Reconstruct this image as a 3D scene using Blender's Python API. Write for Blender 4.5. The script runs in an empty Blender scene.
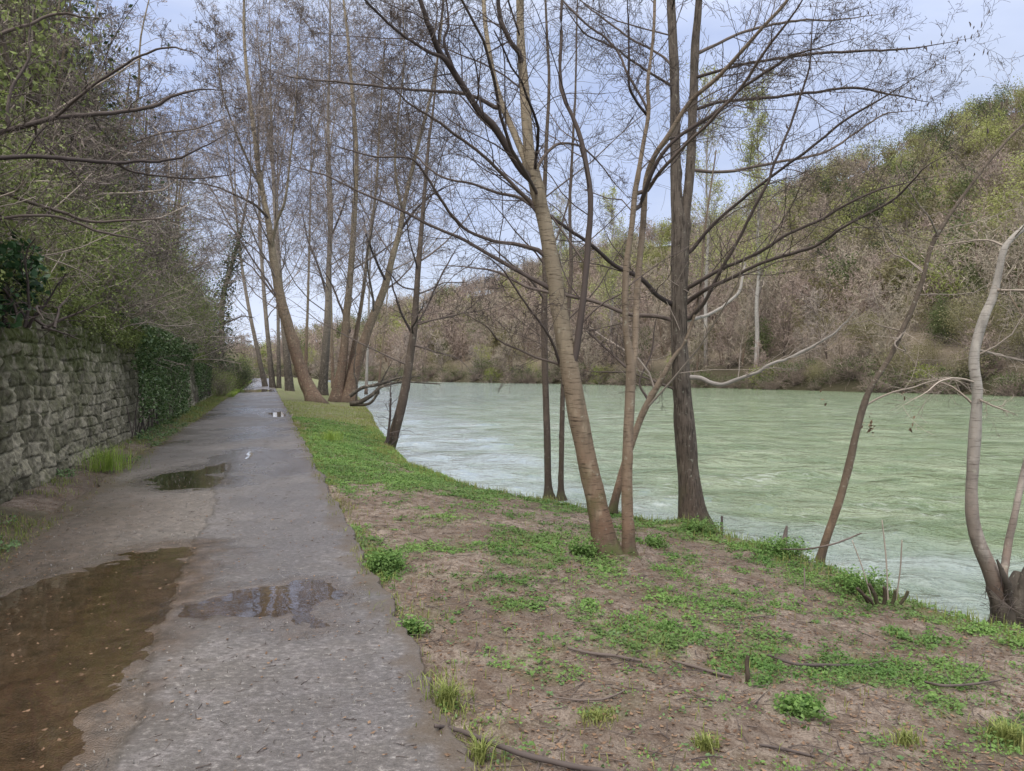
import bpy, math
import numpy as np
rng = np.random.default_rng(7)
scn = bpy.context.scene
COL = scn.collection
scn.view_settings.view_transform = 'Standard'; scn.view_settings.look = 'None'; scn.view_settings.exposure = 0; scn.view_settings.gamma = 1
R = math.radians

# ------------------------------------------------------------------ camera
F = 740.0; HOR = 370.0; EYE = 1.6
cam_d = bpy.data.cameras.new('camera'); cam = bpy.data.objects.new('camera', cam_d); COL.objects.link(cam)
cam_d.sensor_width = 36; cam_d.lens = 36 * F / 1024; cam_d.clip_start = 0.05; cam_d.clip_end = 6000
PITCH = math.atan((385.5 - HOR) / F)
cam.location = (0, 0, EYE); cam.rotation_euler = (R(90) - PITCH, 0, 0)
scn.camera = cam
CP, SP = math.cos(PITCH), math.sin(PITCH)
def ray(u, v):
    a = (u - 512) / F; b = (385.5 - v) / F
    return np.array([a, CP + b * SP, -SP + b * CP])
def P(u, v, d):
    r = ray(u, v); return np.array([0, 0, EYE]) + r * (d / r[1])
def G(u, v, z=0.0):
    r = ray(u, v); return np.array([0, 0, EYE]) + r * ((z - EYE) / r[2])
def proj(X):
    y = X[..., 1]; z = X[..., 2] - EYE
    f = y * CP - z * SP; w = y * SP + z * CP
    f = np.where(f > .1, f, .1)
    return 512 + F * X[..., 0] / f, 385.5 - F * w / f

# ------------------------------------------------------------------ noise
def _h(ix, iy, iz):
    n = (ix * 374761393 + iy * 668265263 + iz * 2147483647 + 1013904223) & 0xffffffff
    n = ((n ^ (n >> 13)) * 1274126177) & 0xffffffff
    return ((n ^ (n >> 16)) & 0xffff) / 65535.0
def vnoise(x, y, z=0.0):
    x, y, z = np.broadcast_arrays(np.asarray(x, float), np.asarray(y, float), np.asarray(z, float))
    ix, iy, iz = [np.floor(k).astype(np.int64) for k in (x, y, z)]
    fx, fy, fz = x - ix, y - iy, z - iz
    fx, fy, fz = [k * k * (3 - 2 * k) for k in (fx, fy, fz)]
    r = 0
    for a in (0, 1):
        for b in (0, 1):
            for c in (0, 1):
                r = r + _h(ix + a, iy + b, iz + c) * np.where(a, fx, 1 - fx) * np.where(b, fy, 1 - fy) * np.where(c, fz, 1 - fz)
    return r
def fbm(x, y, z=0.0, o=4):
    r = 0; a = .5; t = 0
    for k in range(o):
        r = r + a * vnoise(np.asarray(x) * 2 ** k + 17.3 * k, np.asarray(y) * 2 ** k - 9.1 * k, np.asarray(z) * 2 ** k + 5.7 * k); t += a; a *= .5
    return r / t
def sst(a, b, x):
    t = np.clip((x - a) / (b - a), 0, 1); return t * t * (3 - 2 * t)

# ------------------------------------------------------------------ mesh helpers
def unit(v):
    return v / np.maximum(np.linalg.norm(v, axis=-1, keepdims=True), 1e-9)
def mesh_obj(name, V, Q, mat, parent=None, origin=(0, 0, 0), attrs=None, smooth=True, mats=None, midx=None):
    V = np.asarray(V, np.float32) - np.asarray(origin, np.float32); Q = np.asarray(Q, np.int32)
    me = bpy.data.meshes.new(name)
    me.vertices.add(len(V)); me.vertices.foreach_set('co', V.ravel())
    me.loops.add(Q.size); me.loops.foreach_set('vertex_index', Q.ravel())
    me.polygons.add(len(Q)); me.polygons.foreach_set('loop_start', np.arange(0, Q.size, 4, dtype=np.int32))
    me.update(calc_edges=True)
    me.polygons.foreach_set('use_smooth', np.full(len(Q), smooth, dtype=bool))
    for k, a in (attrs or {}).items():
        at = me.attributes.new(k, 'FLOAT', 'POINT'); at.data.foreach_set('value', np.asarray(a, np.float32).ravel())
    me.materials.append(mat)
    o = bpy.data.objects.new(name, me); COL.objects.link(o)
    if parent is None: o.location = origin
    else: o.parent = parent
    return o
class MB:
    def __init__(s): s.V = []; s.Q = []; s.T = []; s.n = 0
    def add(s, V, Q, tone):
        V = np.asarray(V).reshape(-1, 3); s.V.append(V); s.Q.append(np.asarray(Q).reshape(-1, 4) + s.n); s.T.append(np.broadcast_to(tone, (len(V),))); s.n += len(V)
    def data(s): return np.concatenate(s.V), np.concatenate(s.Q), np.concatenate(s.T)
    def build(s, name, mat, parent=None, origin=(0, 0, 0), smooth=True):
        V, Q, T = s.data(); return mesh_obj(name, V, Q, mat, parent, origin, {'tone': T}, smooth)
def tag(o, label=None, cat=None, group=None, kind=None):
    if label: o['label'] = label
    if cat: o['category'] = cat
    if group: o['group'] = group
    if kind: o['kind'] = kind
    return o
def empty(name, loc, label, cat, group=None):
    o = bpy.data.objects.new(name, None); COL.objects.link(o); o.location = tuple(float(k) for k in loc); o.empty_display_size = .2
    return tag(o, label, cat, group)
def copy_tree(o, loc, rz=0, sc=1.0, label=None, group=None, sz=None):
    c = o.copy(); COL.objects.link(c); c.location = tuple(float(k) for k in loc); c.rotation_euler = (0, 0, rz); c.scale = (sc, sc, sz or sc)
    if label: c['label'] = label
    if group: c['group'] = group
    for ch in o.children:
        d = ch.copy(); COL.objects.link(d); d.parent = c
    return c
def grid_obj(name, X, Y, Z, mat, attrs=None):
    n, m = X.shape; V = np.stack([X, Y, Z], -1).reshape(-1, 3)
    i = np.arange(n * m).reshape(n, m)
    Q = np.stack([i[:-1, :-1], i[:-1, 1:], i[1:, 1:], i[1:, :-1]], -1).reshape(-1, 4)
    a = X[0, 1] - X[0, 0], Y[0, 1] - Y[0, 0]; b = X[1, 0] - X[0, 0], Y[1, 0] - Y[0, 0]
    if a[0] * b[1] - a[1] * b[0] < 0: Q = Q[:, ::-1]
    return mesh_obj(name, V, Q, mat, attrs={k: np.broadcast_to(v, X.shape) for k, v in (attrs or {}).items()})

# tubes: paths [M,N,3], radii [M,N]
def tubes(mb, paths, radii, sides, rough=0, freq=6, tone=None, flare=0, knots=0):
    M, Np = paths.shape[:2]
    T = np.gradient(paths, axis=1); T = unit(T)
    ref = np.where(np.abs(T[:, :1, 2:3]) > .85, np.array([1., .2, 0]), np.array([0, 0, 1.]))
    ref = np.broadcast_to(ref, T.shape)
    A = unit(np.cross(T, ref)); B = np.cross(T, A)
    if tone is None: tone = rng.random(M)
    tone = np.broadcast_to(tone, (M,))
    if sides == 2:
        a = rng.random((M, 1, 1)) * 6.28; W = (A * np.cos(a) + B * np.sin(a)) * radii[..., None]
        V = np.stack([paths - W, paths + W], 2)
        i = np.arange(M * Np * 2).reshape(M, Np, 2)
        Q = np.stack([i[:, :-1, 0], i[:, :-1, 1], i[:, 1:, 1], i[:, 1:, 0]], -1)
    else:
        th = np.arange(sides) * 2 * np.pi / sides
        D = A[:, :, None] * np.cos(th)[None, None, :, None] + B[:, :, None] * np.sin(th)[None, None, :, None]
        rr = np.broadcast_to(radii[:, :, None], (M, Np, sides)).copy()
        if rough:
            c = paths[:, :, None] + D * np.maximum(rr[..., None], .05)
            rr *= 1 + rough * (fbm(c[..., 0] * freq, c[..., 1] * freq, c[..., 2] * freq * .5, 3) - .5) * 2
        for k_ in range(knots):
            i0 = rng.integers(4, int(Np * .75)); a0 = rng.random() * 6.283; sz_ = rng.uniform(.5, 1.0)
            ds_ = np.linalg.norm(paths - paths[:, i0:i0 + 1], axis=2)[:, :, None] / (radii[:, i0:i0 + 1, None] * .8 * sz_)
            da_ = (np.angle(np.exp(1j * (th - a0))) / (.55 * sz_))[None, None]
            rr *= 1 + .30 * sz_ * np.exp(-ds_ ** 2 - da_ ** 2)
        if flare:
            h = (paths[:, :, 2] - paths[:, :1, 2])[:, :, None]
            lob = 1 + .35 * np.sin(th * 3 + 1.1) + .2 * np.sin(th * 5 + .4)
            rr *= 1 + flare * np.exp(-np.maximum(h, 0) / (radii[:, :1, None] * 1.25)) * lob[None, None]
        V = paths[:, :, None] + D * rr[..., None]
        i = np.arange(M * Np * sides).reshape(M, Np, sides); j = np.roll(i, -1, 2)
        Q = np.stack([i[:, :-1], j[:, :-1], j[:, 1:], i[:, 1:]], -1)
    mb.add(V, Q, np.repeat(tone, V.reshape(M, -1, 3).shape[1]))
def spline(pts, n):
    pts = np.asarray(pts, float); k = len(pts)
    e = np.vstack([2 * pts[0] - pts[1], pts, 2 * pts[-1] - pts[-2]])
    t = np.linspace(0, k - 1 - 1e-6, n); i = t.astype(int); f = (t - i)[:, None]
    p0, p1, p2, p3 = e[i], e[i + 1], e[i + 2], e[i + 3]
    return .5 * (2 * p1 + (p2 - p0) * f + (2 * p0 - 5 * p1 + 4 * p2 - p3) * f ** 2 + (3 * p1 - p0 - 3 * p2 + p3) * f ** 3)
def resample(pts, n):
    s = spline(pts, n * 6); L = np.r_[0, np.cumsum(np.linalg.norm(np.diff(s, axis=0), axis=1))]
    q = np.linspace(0, L[-1], n); return np.stack([np.interp(q, L, s[:, k]) for k in range(s.shape[1])], 1)
def grow(st, dr, ln, r0, N, wander=.2, up=.0, tip=.3):
    M = len(st); p = np.empty((M, N, 3)); p[:, 0] = st; d = unit(dr)
    step = (ln / (N - 1))[:, None]
    for k in range(1, N):
        d = unit(d + rng.normal(0, wander, (M, 3)) + np.array([0, 0, up]))
        p[:, k] = p[:, k - 1] + d * step
    return p, r0[:, None] * np.linspace(1, tip, N)[None]
def spawn(paths, radii, per, t0=.2, t1=1., ang=(35, 70), up=0.):
    M, N = paths.shape[:2]; K = M * per
    idx = np.repeat(np.arange(M), per)
    base = (np.arange(per)[None] + rng.random((M, per))) / per
    t = (t0 + (t1 - t0) * base).ravel(); x = t * (N - 1) * .999; i = np.minimum(x.astype(int), N - 2); f = (x - i)[:, None]
    a = paths[idx, i]; b = paths[idx, i + 1]; st = a * (1 - f) + b * f; T = unit(b - a)
    r = radii[idx, i] * (1 - f[:, 0]) + radii[idx, i + 1] * f[:, 0]
    rp = unit(np.cross(T, rng.normal(0, 1, (K, 3)))); an = np.radians(rng.uniform(*ang, K))[:, None]
    d = T * np.cos(an) + rp * np.sin(an); d[:, 2] += up
    L = np.linalg.norm(np.diff(paths, axis=1), axis=2).sum(1)[idx]
    return st, unit(d), r, t, L
def crown(paths, radii, levels, rmin=.0015, mb=None):
    """levels: list of (per, t0, lenfac, N, sides, wander, up, angle, rfac). returns (mb, last paths)"""
    mb = mb or MB(); p, r = paths, radii
    for (per, t0, lf, N, sides, wd, up, ang, rf) in levels:
        st, d, r0, t, L = spawn(p, r, per, t0, 1., ang, up * .6)
        ln = L * lf * (1.15 - .75 * t) * rng.uniform(.55, 1.25, len(t))
        p, r = grow(st, d, ln, np.maximum(r0 * rf * rng.uniform(.6, 1, len(t)), rmin), N, wd, up)
        r = np.maximum(r, rmin)
        tubes(mb, p, r, sides)
    return mb, p
def leaves(mb, C, size, flat=.0, aspect=.5, tone=None):
    M = len(C); s = (np.broadcast_to(size, (M,)) * rng.uniform(.6, 1.3, M))[:, None]
    a = rng.normal(0, 1, (M, 3)); a[:, 2] *= (1 - flat); a = unit(a)
    n = rng.normal(0, 1, (M, 3)); n[:, 2] = np.abs(n[:, 2]) + flat * 3; b = unit(np.cross(a, n))
    nn = np.cross(a, b)
    V = np.stack([C - a * s * .5, C + b * s * aspect * .5 + nn * s * .1, C + a * s * .5, C - b * s * aspect * .5 + nn * s * .1], 1)
    Q = np.arange(M * 4).reshape(M, 4)
    t = rng.random(M) if tone is None else np.broadcast_to(tone, (M,))
    mb.add(V, Q, np.repeat(t, 4))
def blob_points(n, c, rad, lumps=14, fill=.6, seed=None):
    """points gathered in irregular leaf clumps inside an ellipsoid"""
    rad = np.asarray(rad, float)
    k = unit(rng.normal(0, 1, (lumps, 3))) * (rng.random((lumps, 1)) ** .45)
    w = rng.dirichlet(np.ones(lumps) * 1.6); pick = rng.choice(lumps, n, p=w)
    s = rng.uniform(.16, .36, lumps)[pick][:, None]
    q = k[pick] + rng.normal(0, 1, (n, 3)) * s
    return np.asarray(c) + q * rad * .85, pick / lumps

# ------------------------------------------------------------------ node helpers
class NT:
    def __init__(s, tree): s.t = tree
    def __call__(s, typ, _o=0, **kw):
        n = s.t.nodes.new('ShaderNode' + typ)
        ins = {}
        for k, v in kw.items():
            if k.startswith('i'):
                key = int(k[1:]) if k[1:].isdigit() else k[1:].replace('_', ' ')
                ins[key] = v
            else: setattr(n, k, v)
        for k, v in ins.items():
            if isinstance(v, bpy.types.NodeSocket): s.t.links.new(v, n.inputs[k])
            elif isinstance(v, bpy.types.Node): s.t.links.new(v.outputs[0], n.inputs[k])
            else: n.inputs[k].default_value = v
        return n
    def math(s, op, a, b=0.0, c=0.0):
        return s('Math', operation=op, i0=a, i1=b, i2=c).outputs[0]
    def mix(s, f, a, b, mode='MIX'):
        n = s('Mix', data_type='RGBA', blend_type=mode, i0=f, i6=a, i7=b); return n.outputs[2]
    def ramp(s, f, *stops):
        n = s('ValToRGB', i0=f); cr = n.color_ramp
        while len(cr.elements) < len(stops): cr.elements.new(.5)
        for e, (p, c) in zip(cr.elements, stops):
            e.position = p; e.color = (c, c, c, 1) if isinstance(c, (int, float)) else (*c, 1)
        return n.outputs[0]
    def attr(s, name): return s('Attribute', attribute_name=name).outputs[2]
    def mapped(s, scale, out='Object', loc=(0, 0, 0)):
        t = s('TexCoord').outputs[out]
        return s('Mapping', i0=t, i1=loc, i3=scale).outputs[0]
    def noise(s, vec, scale, detail=4, rough=.55, dist=0):
        return s('TexNoise', i0=vec, iScale=scale, iDetail=detail, iRoughness=rough, iDistortion=dist).outputs[0]
def material(name):
    m = bpy.data.materials.new(name); m.use_nodes = True; t = m.node_tree; t.nodes.clear()
    n = NT(t); out = n('OutputMaterial'); return m, n, out
def c4(c): return (*c, 1)
def finish(n, out, col, rough=.8, bump=None, bstr=.3, bdist=.02, spec=.3, sub=None):
    b = n('BsdfPrincipled'); t = n.t
    def put(k, v):
        if isinstance(v, bpy.types.NodeSocket): t.links.new(v, b.inputs[k])
        else: b.inputs[k].default_value = v
    put('Base Color', col if isinstance(col, bpy.types.NodeSocket) else c4(col)); put('Roughness', rough); put('Specular IOR Level', spec)
    if bump is not None:
        bb = n('Bump', iStrength=bstr, iDistance=bdist, iHeight=bump); t.links.new(bb.outputs[0], b.inputs['Normal'])
    t.links.new(b.outputs[0], out.inputs[0]); return b

def bark_mat(name, up, low, mark, hz=(2.5, 2.5, 38), h0=.2, h1=2.2, markamt=.8, moss=.0, fissure=0.):
    m, n, out = material(name)
    co = n('TexCoord').outputs['Object']; z = n('SeparateXYZ', i0=co).outputs[2]
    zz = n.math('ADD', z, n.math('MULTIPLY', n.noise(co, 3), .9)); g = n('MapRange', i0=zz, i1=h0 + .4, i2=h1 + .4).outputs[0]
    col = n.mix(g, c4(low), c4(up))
    big = n.noise(co, 5, 5); col = n.mix(n.ramp(big, (.3, .0), (.75, .55)), col, c4(tuple(k * .55 for k in up)))
    pale = n.noise(n.mapped((1, 1, .5)), 9, 4); col = n.mix(n.ramp(pale, (.55, 0.), (.75, .5)), col, c4(tuple(min(1, k * 1.5) for k in up)))
    mk = n.noise(n.mapped(hz), 3.2, 4, .6)
    mkr = n.ramp(mk, (.56, 0.), (.66, markamt)); col = n.mix(mkr, col, c4(mark))
    fis = n.noise(n.mapped((26, 26, 3.5)), 1.6, 5, .6, .4)
    if fissure: col = n.mix(n.ramp(fis, (.36, fissure), (.52, 0.)), col, c4(mark))
    stn = n.noise(n.mapped((4, 4, .9)), 2.2, 5, .65); col = n.mix(n.ramp(stn, (.52, 0.), (.68, .6)), col, c4(tuple(k * .5 for k in mark)) if 0 else c4(tuple(k * .38 for k in up)))
    lic = n.noise(co, 17, 5, .7); col = n.mix(n.ramp(lic, (.60, 0.), (.68, .5)), col, (.40, .40, .33, 1))
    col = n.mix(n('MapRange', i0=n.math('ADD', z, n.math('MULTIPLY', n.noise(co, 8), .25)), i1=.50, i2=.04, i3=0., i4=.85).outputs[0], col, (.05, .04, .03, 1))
    if moss:
        mo = n.math('MULTIPLY', n.ramp(n.noise(co, 4, 5), (.48, 0.), (.62, moss)), n('MapRange', i0=z, i1=1.1, i2=-.1).outputs[0])
        col = n.mix(mo, col, (.075, .095, .03, 1))
    fine = n.noise(co, 60, 4)
    h = n.math('ADD', n.math('MULTIPLY', fis, 1.0 if fissure else .35), n.math('ADD', n.math('MULTIPLY', fine, .3), n.math('MULTIPLY', mkr, -.25)))
    finish(n, out, col, .85, h, .9 if fissure else .55, .02, .2); return m
def twig_mat(name, a, b, rough=.8):
    m, n, out = material(name); t = n.attr('tone')
    col = n.mix(t, c4(a), c4(b)); finish(n, out, col, rough, spec=.2); return m
def leaf_mat(name, a, b, c=None, rough=.55, trans=.35, nscale=.6, objvar=.0):
    m, n, out = material(name); t = n.attr('tone')
    g = n('TexCoord').outputs['Object']
    col = n.mix(t, c4(a), c4(b))
    if c: col = n.mix(n.ramp(n.noise(g, nscale, 3), (.45, 0.), (.65, .8)), col, c4(c))
    if objvar:
        oi = n('ObjectInfo').outputs['Random']; col = n.mix(n.math('MULTIPLY', oi, objvar), col, (.13, .11, .06, 1))
    b1 = n('BsdfPrincipled', iBase_Color=col, iRoughness=rough); b1.inputs['Specular IOR Level'].default_value = .25
    tr = n('BsdfTranslucent', i0=col); mx = n('MixShader', i0=trans, i1=b1, i2=tr)
    n.t.links.new(mx.outputs[0], out.inputs[0]); return m

M = {}
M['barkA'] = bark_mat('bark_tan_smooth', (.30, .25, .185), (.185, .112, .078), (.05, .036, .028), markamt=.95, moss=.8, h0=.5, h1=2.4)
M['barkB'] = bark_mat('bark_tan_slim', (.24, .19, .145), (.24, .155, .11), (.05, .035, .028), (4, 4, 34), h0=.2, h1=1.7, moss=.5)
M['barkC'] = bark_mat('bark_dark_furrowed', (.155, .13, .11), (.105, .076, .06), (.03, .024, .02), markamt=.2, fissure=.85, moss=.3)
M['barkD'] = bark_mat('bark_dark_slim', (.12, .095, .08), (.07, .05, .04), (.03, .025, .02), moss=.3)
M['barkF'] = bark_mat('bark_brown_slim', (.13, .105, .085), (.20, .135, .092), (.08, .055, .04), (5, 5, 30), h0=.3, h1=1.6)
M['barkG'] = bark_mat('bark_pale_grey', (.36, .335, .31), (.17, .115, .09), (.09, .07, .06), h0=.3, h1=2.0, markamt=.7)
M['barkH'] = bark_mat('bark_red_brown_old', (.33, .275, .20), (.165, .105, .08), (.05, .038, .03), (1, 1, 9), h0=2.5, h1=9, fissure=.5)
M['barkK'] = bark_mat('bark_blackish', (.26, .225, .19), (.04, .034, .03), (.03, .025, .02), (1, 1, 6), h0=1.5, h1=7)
M['twig'] = twig_mat('twig_dark', (.055, .045, .045), (.14, .112, .10))
M['twig_grey'] = twig_mat('twig_grey', (.19, .16, .14), (.40, .34, .295))
M['twig_mid'] = twig_mat('twig_mid', (.115, .095, .09), (.30, .25, .225))
M['twig_tan'] = twig_mat('twig_tan', (.22, .19, .145), (.39, .335, .27))
M['twig_rose'] = twig_mat('twig_rosy_brown', (.20, .155, .135), (.38, .305, .26))
M['twig_pale'] = twig_mat('twig_pale', (.30, .275, .255), (.44, .41, .38))
M['leaf_olive'] = leaf_mat('leaf_olive', (.095, .135, .04), (.37, .44, .16), (.20, .26, .07), objvar=.2)
M['leaf_dark'] = leaf_mat('leaf_evergreen', (.025, .045, .02), (.09, .13, .055), rough=.4, trans=.2)
M['leaf_far_dark'] = leaf_mat('leaf_far_dark', (.05, .07, .028), (.15, .18, .07), trans=.3)
M['leaf_far_olive'] = leaf_mat('leaf_far_olive', (.165, .155, .075), (.34, .32, .18), (.25, .225, .12), nscale=.05, objvar=.4)
M['leaf_far_spring'] = leaf_mat('leaf_far_spring', (.21, .24, .075), (.41, .43, .16), (.25, .25, .11), trans=.4, nscale=.04)
M['leaf_ivy'] = leaf_mat('leaf_ivy', (.035, .07, .022), (.14, .21, .085), rough=.4, trans=.2)
M['leaf_holly'] = leaf_mat('leaf_glossy', (.02, .05, .02), (.07, .14, .06), rough=.3, trans=.2)
M['leaf_spring'] = leaf_mat('leaf_spring', (.16, .20, .04), (.32, .36, .10), trans=.45)
M['leaf_poplar'] = leaf_mat('leaf_pale_spring', (.30, .33, .12), (.48, .50, .22), trans=.45)
M['leaf_weed'] = leaf_mat('leaf_weed', (.07, .15, .035), (.20, .33, .09), (.12, .19, .06), trans=.35, nscale=1.2)
M['leaf_weed2'] = leaf_mat('leaf_bluish_weed', (.08, .15, .055), (.19, .28, .13), trans=.3, nscale=1.2)
M['grass'] = leaf_mat('grass_blades', (.13, .17, .04), (.30, .34, .11), (.26, .23, .10), trans=.35)
M['dead_leaf'] = leaf_mat('dead_leaf', (.10, .06, .04), (.26, .17, .11), trans=.15, rough=.7)
M['grass_bright'] = leaf_mat('grass_bright', (.16, .26, .04), (.34, .44, .10), trans=.35)

# ------------------------------------------------------------------ world and sun
w = bpy.data.worlds.new('World'); scn.world = w; w.use_nodes = True
wt = w.node_tree; wt.nodes.clear(); n = NT(wt)
SUN_EL, SUN_AZ = R(48), R(200)
sky = n('TexSky', sky_type='NISHITA', sun_disc=False, sun_elevation=SUN_EL, sun_rotation=SUN_AZ, air_density=1.0, dust_density=2.0)
gen = n('TexCoord').outputs['Generated']; sz = n('SeparateXYZ', i0=gen)
cl = n.noise(n('Mapping', i0=gen, i3=(1.3, 1.3, 3.2)).outputs[0], 2.1, 5, .55, .3)
grad = n('MapRange', i0=sz.outputs[2], i1=.40, i2=.85).outputs[0]
cloud = n.mix(n.noise(n('Mapping', i0=gen, i3=(2, 2, 5)).outputs[0], 2.4, 5, .6), (3.2, 4.3, 7.8, 1), (7.0, 7.8, 9.6, 1))
low = n('MapRange', i0=sz.outputs[2], i1=.26, i2=.02).outputs[0]; cloud = n.mix(n.math('MULTIPLY', low, .75), cloud, (8.6, 9.2, 10.3, 1))
cloud = n.mix(grad, cloud, (31.0, 30.0, 28.0, 1))
east = n('MapRange', i0=sz.outputs[0], i1=.1, i2=.75).outputs[0]
cloud = n.mix(n.math('MULTIPLY', east, .55), cloud, (8.6, 9.3, 11.0, 1))
fac = n.math('ADD', n.ramp(cl, (.38, .78), (.62, .98)), 0)
col = n.mix(fac, sky.outputs[0], cloud)
bg = n('Background', i0=col, i1=.111); wo = n('OutputWorld', i0=bg)
sl = bpy.data.lights.new('sun', 'SUN'); sun = bpy.data.objects.new('sun', sl); COL.objects.link(sun)
sl.energy = 2.3; sl.angle = R(14); sl.color = (1, .94, .84)
sd = np.array([math.sin(SUN_AZ) * math.cos(SUN_EL), math.cos(SUN_AZ) * math.cos(SUN_EL), math.sin(SUN_EL)])
from mathutils import Vector
sun.rotation_euler = Vector(sd).to_track_quat('Z', 'Y').to_euler(); sun.location = (0, 0, 40)

# ------------------------------------------------------------------ layout frame: path coordinates (s along, w to the left of its right edge)
AX = np.array([-.316, .949]); NX = np.array([-.949, -.316]); E0 = np.array([.835, 0.])
def pw(s, w_): s, w_ = np.asarray(s, float), np.asarray(w_, float); return E0[0] + AX[0] * s + NX[0] * w_, E0[1] + AX[1] * s + NX[1] * w_
def to_sw(x, y): dx, dy = x - E0[0], y - E0[1]; return AX[0] * dx + AX[1] * dy, NX[0] * dx + NX[1] * dy
EDGE = np.array([(30, -60), (9, -5), (6.2, 0), (4.45, 4.6), (3.9, 5.7), (3.45, 6.7), (3.15, 8.0), (2.35, 9.4), (.75, 11.1), (-.53, 12.4), (-2.5, 16.6), (-3.5, 20.6), (-5.3, 28), (-7.5, 38), (-10.2, 50), (-17, 78), (-31, 125), (-55, 200)], float)
def edge_x(y): return np.interp(y, EDGE[:, 1], EDGE[:, 0])
def path_x(y): return .835 - .333 * y
WATER = -.78
def bank_z(x, y):
    xe = edge_x(y) + .25 * (fbm(y * .9, 3.3) - .5); xp = path_x(y); t = (x - xp) / np.maximum(xe - xp, .5)
    z = -.05 - .30 * sst(0, 1, t) - .05 * np.clip(t, 0, 1)
    z = z + .10 * (fbm(x * .8, y * .8) - .5) * sst(0, .2, t) + .06 * (fbm(x * 3.5, y * 3.5, 1.) - .5) + .035 * (fbm(x * 12, y * 12, 2., 3) - .5)
    for mx, my, mr, mh in ((.94, 7.62, .34, .07), (1.18, 7.62, .26, .05), (2.3, 9.35, .42, .06)):
        z = z + mh * np.exp(-((x - mx) ** 2 + (y - my) ** 2) / mr ** 2)
    q = x - xe
    return z - 1.1 * sst(-.15, 1.0, q + .12 * (fbm(x * 3, y * 3, 4.) - .5))
def sdf_poly(x, y, pts):
    """signed distance, negative inside"""
    pts = np.asarray(pts); d = np.full(x.shape, 1e9); ins = np.zeros(x.shape, bool)
    for a, b in zip(pts, np.roll(pts, -1, 0)):
        e = b - a; L = (e ** 2).sum(); t = np.clip(((x - a[0]) * e[0] + (y - a[1]) * e[1]) / L, 0, 1)
        d = np.minimum(d, np.hypot(x - a[0] - t * e[0], y - a[1] - t * e[1]))
        c = ((a[1] > y) != (b[1] > y)) & (x < (b[0] - a[0]) * (y - a[1]) / (b[1] - a[1] + 1e-12) + a[0]); ins ^= c
    return np.where(ins, -d, d)

# ------------------------------------------------------------------ ground, water
def soil_mat():
    m, n, out = material('bank_soil'); co = n('TexCoord').outputs['Object']
    g = n.attr('green'); wet = n.attr('wet')
    a = n.noise(co, 1.1, 6, .6); b = n.noise(co, 9, 6, .65); c = n.noise(co, 55, 4, .6)
    col = n.mix(n.ramp(a, (.35, 0.), (.65, 1.)), (.15, .117, .096, 1), (.315, .258, .218, 1))
    col = n.mix(n.ramp(b, (.42, .75), (.56, 0.)), col, (.11, .075, .055, 1))
    col = n.mix(n.ramp(c, (.38, .6), (.52, 0.)), col, (.09, .06, .045, 1))
    vo = n('TexVoronoi', i0=n.mapped((1, 1.6, 1)), iScale=34).outputs[0]
    col = n.mix(n.ramp(vo, (.10, .5), (.2, 0.)), col, (.42, .35, .29, 1))
    gm = n.math('MULTIPLY', g, n.ramp(n.noise(co, 22, 4), (.35, .3), (.6, 1.)))
    col = n.mix(gm, col, (.115, .145, .045, 1))
    col = n.mix(n.math('MULTIPLY', wet, .65), col, (.05, .04, .03, 1))
    h = n.math('ADD', n.math('MULTIPLY', b, 1.), n.math('MULTIPLY', c, .45))
    finish(n, out, col, .8, h, 1.0, .06, .25); return m
M['soil'] = soil_mat()
# green patches on the bank: (u, v, ru, rv, weight) marks converted to places on the ground
GP = [(345, 470, 45, 16, 1.), (420, 482, 70, 10, 1.), (500, 492, 60, 8, 1.), (335, 442, 30, 22, 1.1), (370, 432, 40, 16, .7), (352, 412, 40, 10, .7),
      (386, 565, 18, 20, .8), (525, 545, 55, 22, .75), (450, 516, 35, 8, .5), (508, 605, 32, 9, .9), (655, 640, 62, 24, 1.0), (742, 655, 45, 20, .9), (600, 560, 30, 22, .6), (700, 600, 55, 15, .5),
      (760, 660, 24, 30, 1.), (800, 708, 34, 13, 1.), (872, 672, 70, 16, 1.), (938, 680, 50, 18, .9), (960, 705, 36, 14, .7), (940, 635, 44, 16, .7), (885, 600, 30, 14, .7),
      (850, 582, 50, 9, 1.1), (780, 548, 40, 9, 1.1), (700, 530, 60, 8, .9), (655, 524, 30, 7, .8), (905, 632, 40, 14, .6), (1010, 735, 30, 18, 1.), (985, 600, 20, 14, .5),
      (600, 715, 22, 9, .9), (445, 700, 14, 14, .6), (535, 660, 34, 14, .5), (440, 620, 24, 14, .35), (820, 615, 80, 12, .45), (690, 570, 60, 12, .45), (880, 740, 34, 12, .5), (705, 740, 20, 12, .6), (740, 610, 50, 18, .5)]
def green_at(x, y, z):
    u, v = proj(np.stack([x, y, z], -1)); g = np.zeros(x.shape)
    for a, b, ru, rv, wt_ in GP:
        g = np.maximum(g, wt_ * np.exp(-.8 * (((u - a) / ru) ** 2 + ((v - b) / rv) ** 2)))
    e = edge_x(y) - x
    g = np.maximum(g, .75 * sst(.9, .15, np.abs(e - .2)))
    k = fbm(x * 1.7, y * 1.7, 9.); g = np.maximum(g, .9 * sst(20, 28, y)); g = np.maximum(g, .55 * sst(.48, .70, k) * sst(3.0, 4.6, y)); g = np.maximum(g, .11)
    return g * sst(.34, .62, fbm(x * 3.5, y * 3.5, 3., 5) * .75 + g * .30) * 1.15
ys = np.r_[np.linspace(-8, 1.5, 40)[:-1], np.geomspace(4.5, 17, 430) - 3.0, np.geomspace(14.2, 210, 220)[1:]]
tt = np.r_[np.linspace(-.03, 1.0, 190), np.linspace(1.0, 1.6, 40)[1:]]
Yg = np.repeat(ys[:, None], len(tt), 1); xp = path_x(Yg); xe = edge_x(Yg); Xg = xp + (xe - xp) * tt[None]
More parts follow.
